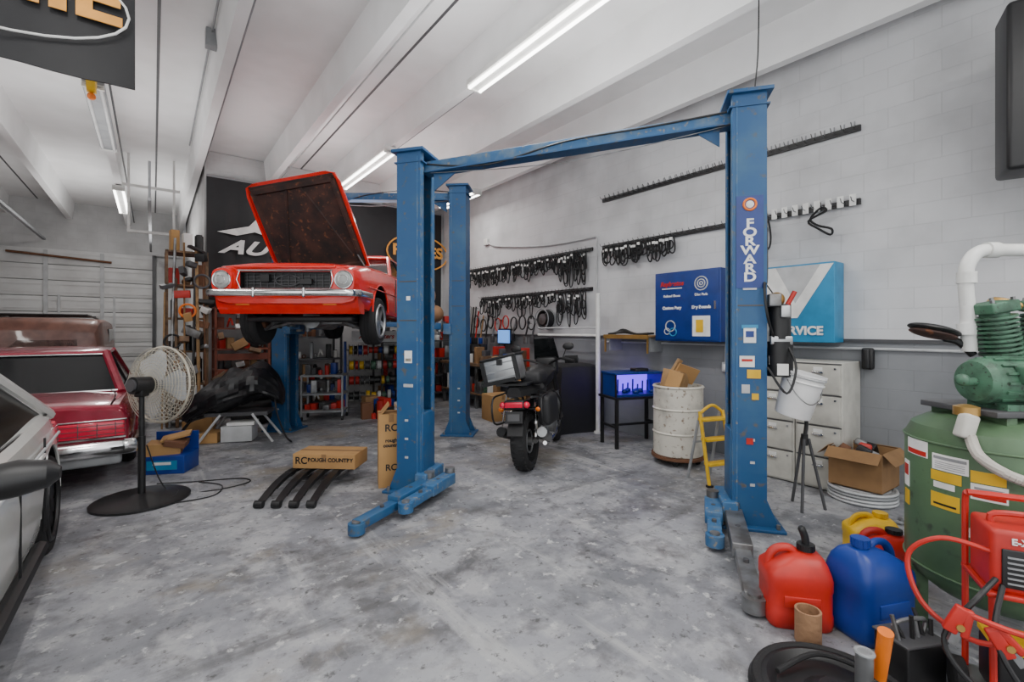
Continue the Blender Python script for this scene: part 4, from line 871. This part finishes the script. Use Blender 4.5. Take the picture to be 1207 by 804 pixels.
b=B('brown_duffel_bag',RM(5.0,9.8,1.755),TH); b.sph((0,0,.35),.3,BROWN,(.8,.7,1.15)); b.sph((.05,-.05,.62),.18,BROWN,(1,.8,1.2)); b.sph((.2,-.1,.2),.2,BROWN); b.tube(sm([(-.1,-.2,.3),(0,-.26,.6),(.1,-.2,.3)],4),.02,CARDD,8); b.done()
b=B('wire_spool_rack',RM(3.6,9.2),TH-.35)
for s_ in(-1,1):
    b.tube([(s_*.6,-.25,0),(s_*.6,0,1.35)],.025,BLUEP,8); b.tube([(s_*.6,.25,0),(s_*.6,0,1.35)],.025,BLUEP,8)
for r_,z in enumerate((.28,.58,.88,1.18)):
    b.cyl((-.6,-.12+.03*r_,z),(.6,-.12+.03*r_,z),.012,STEEL)
    x=-.52
    while x<.5:
        w_=random.uniform(.05,.09); m=random.choice([REDP,BLUEP,BLACK,YEL,GREENC,WHITE,REDP,DGREY,BLACK,BLACK]); r=random.uniform(.08,.13); y=-.12+.03*r_
        b.cyl((x,y,z),(x+w_,y,z),r*.75,m,n=20); b.cyl((x-.006,y,z),(x,y,z),r,BLACK,n=20); b.cyl((x+w_,y,z),(x+w_+.006,y,z),r,BLACK,n=20); x+=w_+.03
b.box((0,0,1.45),(.95,.03,.22),PAPER); b.text("AutoMasters",(0,-.02,1.45),(pi/2,0,0),.13,REDP,.004,1,.001,.3)
b.done()
b=B('service_cart',(-3.35,8.35,0),.15)
for sx in(-1,1):
    for sy in(-1,1): b.box((sx*.34,sy*.2,.42),(.03,.03,.72),GREY); b.cyl((sx*.34-.015,sy*.2,.04),(sx*.34+.015,sy*.2,.04),.04,BLACK,n=14)
for z in(.16,.46,.78): b.box((0,0,z),(.72,.44,.03),GREY); junk(b,-.32,.32,-.1,.1,z+.015,6,.24,[REDP,BLACK,STEEL,REDP,DGREY,BLUEP])
b.done()
b=B('parts_pile',(-2.1,8.6,0),.1)
for k in range(34):
    x,y=random.uniform(-.6,.5),random.uniform(-.3,.3); h=random.uniform(.08,.38); m=random.choice(DARKJ); q=random.random()
    if q<.5: b.box((x,y,h/2),(random.uniform(.1,.25),random.uniform(.1,.22),h),m,(0,0,random.uniform(0,3)),bev=.008)
    elif q<.75: b.cyl((x,y,0),(x,y,h),random.uniform(.05,.11),m,n=16)
    else: b.torus((x,y,.07),.12,.05,RUB,n=20)
b.done()
b=B('stacked_tires',(-4.45,8.0,0))
for k in range(4): 
    b.torus((.02*math.sin(k*2),.02*math.cos(k*3),.11+.2*k),.24,.095,RUB,n=30,k=12)
b.done()
# covered engine on stand
b=B('tarp_covered_engine',(-3.98,6.75,0),.25,ang=20)
NA=36; R=[]
cl=sm([(-.66,.02,.36),(-.5,0,.46),(-.25,0,.60),(.05,0,.72),(.32,0,.78),(.52,0,.70),(.62,0,.58)],5)
for i,p in enumerate(cl):
    k=i/(len(cl)-1); rad=.06+.27*(math.sin(pi*min(1,k*.96+.02)))**.6
    ring=[]
    for q in range(NA):
        a=2*pi*q/NA; nz=mn.noise(Vector((p.x*4,math.cos(a)*2.0,math.sin(a)*2.0)))*.28+mn.noise(Vector((p.x*9+7,math.cos(a)*4,math.sin(a)*4)))*.16
        rr=rad*(1+nz); z=p.z+rr*math.sin(a)*(.95 if math.sin(a)>0 else .6)
        ring.append((p.x,p.y+rr*math.cos(a)*1.1,z))
    R.append(ring)
b.rings(R,TARP)
b.box((.05,0,.40),(.8,.40,.05),DGREY)
for sx in(-1,1):
    b.tube([(.05+sx*.2,-.2,.40),(.05+sx*.48,-.25,0)],.018,LG,8); b.tube([(.05+sx*.2,.2,.40),(.05+sx*.48,.25,0)],.018,LG,8)
b.tube([(-.5,-.1,.4),(-.75,-.15,.02)],.02,BLACK,8); b.box((.05,-.05,.12),(.4,.3,.22),LG,bev=.01); b.box((-.3,-.05,.08),(.22,.3,.14),CARD); b.box((.1,-.07,.26),(.35,.25,.04),PAPER)
b.tube(sm([(.55,-.2,.6),(.6,-.3,.4),(.7,-.3,.1),(.8,-.4,.02)],4),.012,BLACK,8); b.done()
b=ctn('cardboard_box',(-4.95,7.4,0),.4,.4,.35,.35); b.done()
# right-wall workbench cluster
b=B('workbench',RM(5.42,7.9),TH)
for sy in(-1,0,1): b.box((-.25,sy*1.3,.43),(.05,.05,.86),STEEL); b.box((.25,sy*1.3,.43),(.05,.05,.86),STEEL)
b.box((0,0,.88),(.62,2.8,.05),DWOOD); b.box((0,0,.3),(.6,2.7,.03),DWOOD)
for z,hm in((.905,.42),(.315,.45)):
    for k in range(28):
        y=-1.3+k*.096; h=random.uniform(.3,1)*hm; b.box((random.uniform(-.2,.12),y,z+h/2),(random.uniform(.12,.25),random.uniform(.06,.14),h),random.choice(JUNK),(0,0,random.uniform(-.4,.4)),bev=.006)
b.box((.22,-.3,1.45),(.04,.36,.26),SCREEN); b.box((.245,-.3,1.45),(.03,.42,.32),BLACK); b.cyl((.24,-.3,.9),(.24,-.3,1.3),.02,BLACK)
b.done()
b=B('shop_stool',(-.02,7.5,0)); b.cyl((0,0,.62),(0,0,.69),.17,BLACK,n=24)
for k in range(4): a=pi/4+k*pi/2; b.tube([(.08*math.cos(a),.08*math.sin(a),.62),(.2*math.cos(a),.2*math.sin(a),0)],.013,CHROME,8)
b.torus((0,0,.25),.15,.009,CHROME); b.done()
b=wallB('hose_reel',WX-.14,6.35,1.78); 
for k in range(4): b.torus((-.06+.035*k,0,0),.15,.02,BLACK,'x')
b.cyl((-.09,0,0),(.1,0,0),.10,STEEL); b.torus((-.1,0,0),.18,.01,GREY,'x'); b.torus((.06,0,0),.18,.01,GREY,'x'); b.box((.08,0,0),(.1,.08,.2),REDP); b.done()
b=B('hanging_tools',RM(WX-.08,0,0),TH)
for k,(y,z0,z1,m) in enumerate(((9.5,.7,2.1,WOOD),(9.42,.9,2.2,BLACK),(9.35,.6,2.0,BLACK),(9.05,1.4,2.15,YEL),(8.95,1.4,2.1,GREY),(8.85,1.4,2.1,BLACK),(8.75,1.4,2.1,BLACK),(8.65,1.4,2.0,REDP),(8.45,1.4,1.9,WOOD),(8.25,1.4,1.9,BLACK),(8.0,1.45,1.75,STEEL),(7.8,1.4,1.8,BLACK),(7.3,1.5,1.8,STEEL),(6.9,1.45,1.75,BLACK),(6.7,1.45,1.8,DGREY))):
    b.tube([(0,y,z1),(-.05,y+.05,z0)],.018,m,8); b.box((-.05,y+.05,z0-.06),(.05,.22 if k<5 else .1,.14),random.choice([BLACK,STEEL,BLUEP,DGREY]),bev=.01); b.cyl((.06,y,z1-.04),(-.03,y,z1-.04),.006,STEEL,n=6)
for k in range(8):
    y=6.8+k*.27; b.torus((-.03,y,1.72+.05*math.sin(k*3)),.10,.014,random.choice([BLACK,YEL,REDP,BLACK,BLACK]),'x',sy=1.3)
b.done()
b=B('wall_phone',RM(WX-.05,1.55,1.30),TH); b.box((0,0,0),(.08,.10,.22),BLACK,bev=.02); b.box((-.05,0,0),(.04,.05,.2),BLACK,bev=.015); b.done()
b=B('wall_outlet',RM(WX-.025,3.05,1.12),TH); b.box((0,0,0),(.05,.08,.12),LG,bev=.006); b.cyl((0,0,.06),(0,0,.28),.012,LG); b.box((-.027,0,0),(.004,.03,.07),PAPER); b.done()
b=B('surface_conduit',RM(WX-.03,0,0),TH); b.tube(sm([(0,8.4,3.5),(0,8.0,3.35),(0,6.5,3.15),(0,5.25,3.12)],5),.014,LG,8); b.tube([(0,5.22,3.12),(0,5.22,1.5)],.012,LG,8); b.box((0,8.42,3.5),(.06,.14,.14),WHITE,bev=.01); b.done()
b=B('air_hose',(2.10,3.97,0)); b.tube(sm([(0,0,4.9),(.02,.05,4.0),(-.0,.12,3.3),(.06,.10,2.2),(.12,.0,1.9)],6),.006,BLACK,6); b.done()

# ------------------------------------------------------------ banners
def banner(name,x0,x1,t,z0,z1,z0b=None):
    b=B(name,RM((x0+x1)/2,t,0),TH); n=24; hw=(x1-x0)/2; z0b=z0 if z0b is None else z0b; R=[]
    for k in range(n+1):
        x=-hw+2*hw*k/n; y=.02*math.sin(k*1.1)+.012*math.sin(k*2.7); zl=z0+(z0b-z0)*k/n+.02*math.sin(k*.8)
        R.append([(x,y,zl),(x,y*.5,(zl+z1)/2),(x,0,z1),(x,.012,z1),(x,y*.5+.012,(zl+z1)/2),(x,y+.012,zl)])
    b.rings(R,CLOTH); b.cyl((-hw,0,z1),(hw,0,z1),.02,GREY)
    return b
b=banner('shop_banner',.78,2.35,10.28,1.9,4.45)
b.text("AUTE",(.10,-.05,3.15),(pi/2,0,0),.36,PAPER,.012,1.5,.004,.5)
b.prism([(-.62,.0),(-.1,.16),(.05,.34),(.3,.12),(.75,-.12),(.3,-.02),(.0,.06),(-.3,-.04)],.006,PAPER,T(.0,-.05,3.42)@Matrix.Rotation(pi/2,4,'X')); b.done()
b=banner('shop_banner',2.4,5.7,10.30,2.0,4.45)
b.text("PONIES",(1.0,-.05,3.45),(pi/2,0,0),.36,ORTXT,.012,1.1,.004); b.torus((1.0,-.05,3.42),.66,.02,ORTXT,'y',sx=1.2,sy=.65); b.text("CUSTOMS",(1.0,-.05,3.17),(pi/2,0,0),.16,ORTXT,.006); b.done()
b=banner('shop_banner',-3.4,-.10,4.17,3.27,SZ-.03)
b.text("NNIE",(1.0,-.05,3.78),(pi/2,0,0),.42,ORTXT,.014,1.2,.004); b.torus((.9,-.05,3.72),.72,.008,PAPER,'y',sx=1,sy=.42); b.text("GARAGE",(.4,-.05,3.50),(pi/2,0,0),.12,PAPER,.004); b.done()

# ------------------------------------------------------------ overhead items
b=B('hanging_speaker',(4.13,3.2,0),math.radians(-35)); b.box((0,0,3.36),(1.1,.35,1.22),BLACK,bev=.03); b.cyl((0,.0,3.9),(0,.0,SZ+.44),.03,BLACK); b.box((0,.0,SZ+.43),(.3,.2,.03),BLACK); b.done()
b=B('ceiling_hanger',RM(-.02,11.5,0),TH)
for s_ in(-1,1): b.box((s_*.35,0,4.2),(.04,.04,1.5),WHITE)
b.box((0,0,4.35),(.9,.05,.05),WHITE); b.box((0,0,3.48),(.75,.05,.05),WHITE); b.done()
b=B('door_tracks',RM(0,0,0),TH)
for x in (-4.4,-.05): b.box((x,13.2,3.78),(.05,6.6,.05),GREY); b.box((x,10.2,4.15),(.04,.04,.7),GREY)
b.box((-2.2,13.4,3.9),(.06,6.6,.06),GREY); b.box((-2.2,10.3,3.88),(.3,.4,.2),LG,bev=.02); b.box((-2.2,10.3,4.25),(.03,.03,.6),GREY); b.done()
b=B('ceiling_conduit',RM(0,0,0),TH)
b.tube([(.74,-2,4.62),(.74,10.3,4.62)],.012,GREY,8); b.tube([(-.42,-2,4.58),(-.42,16.8,4.58)],.012,DGREY,8); b.tube([(2.02,0,4.6),(2.02,10.3,4.6)],.01,LG,8); b.tube([(3.16,1,4.55),(3.16,10.3,4.55)],.010,GREY,8)
b.tube([(-2.8,-2,4.6),(-2.8,16.8,4.6)],.014,GREY,8); b.done()
b=B('droplight_reel',RM(-.55,7.05,4.36),TH); b.cyl((-.04,0,0),(.04,0,0),.10,YEL); b.box((0,0,.09),(.06,.06,.1),STEEL); b.sph((0,0,-.14),.04,ORG); b.done()
b=B('ceiling_junction_box',RM(.52,6.2,SZ+.35),TH); b.box((0,0,0),(.12,.12,.2),GREY,bev=.01); b.tube([(0,-4,.06),(0,4,.06)],.012,GREY,8); b.done()

# ------------------------------------------------------------ camera
cam=bpy.data.cameras.new('camera'); co=bpy.data.objects.new('camera',cam); sc.collection.objects.link(co)
co.location=(0,0,1.6); co.rotation_euler=(pi/2,0,0); cam.sensor_width=36; cam.lens=550/1207*36; cam.shift_y=-14/1207; cam.clip_start=.05
sc.camera=co
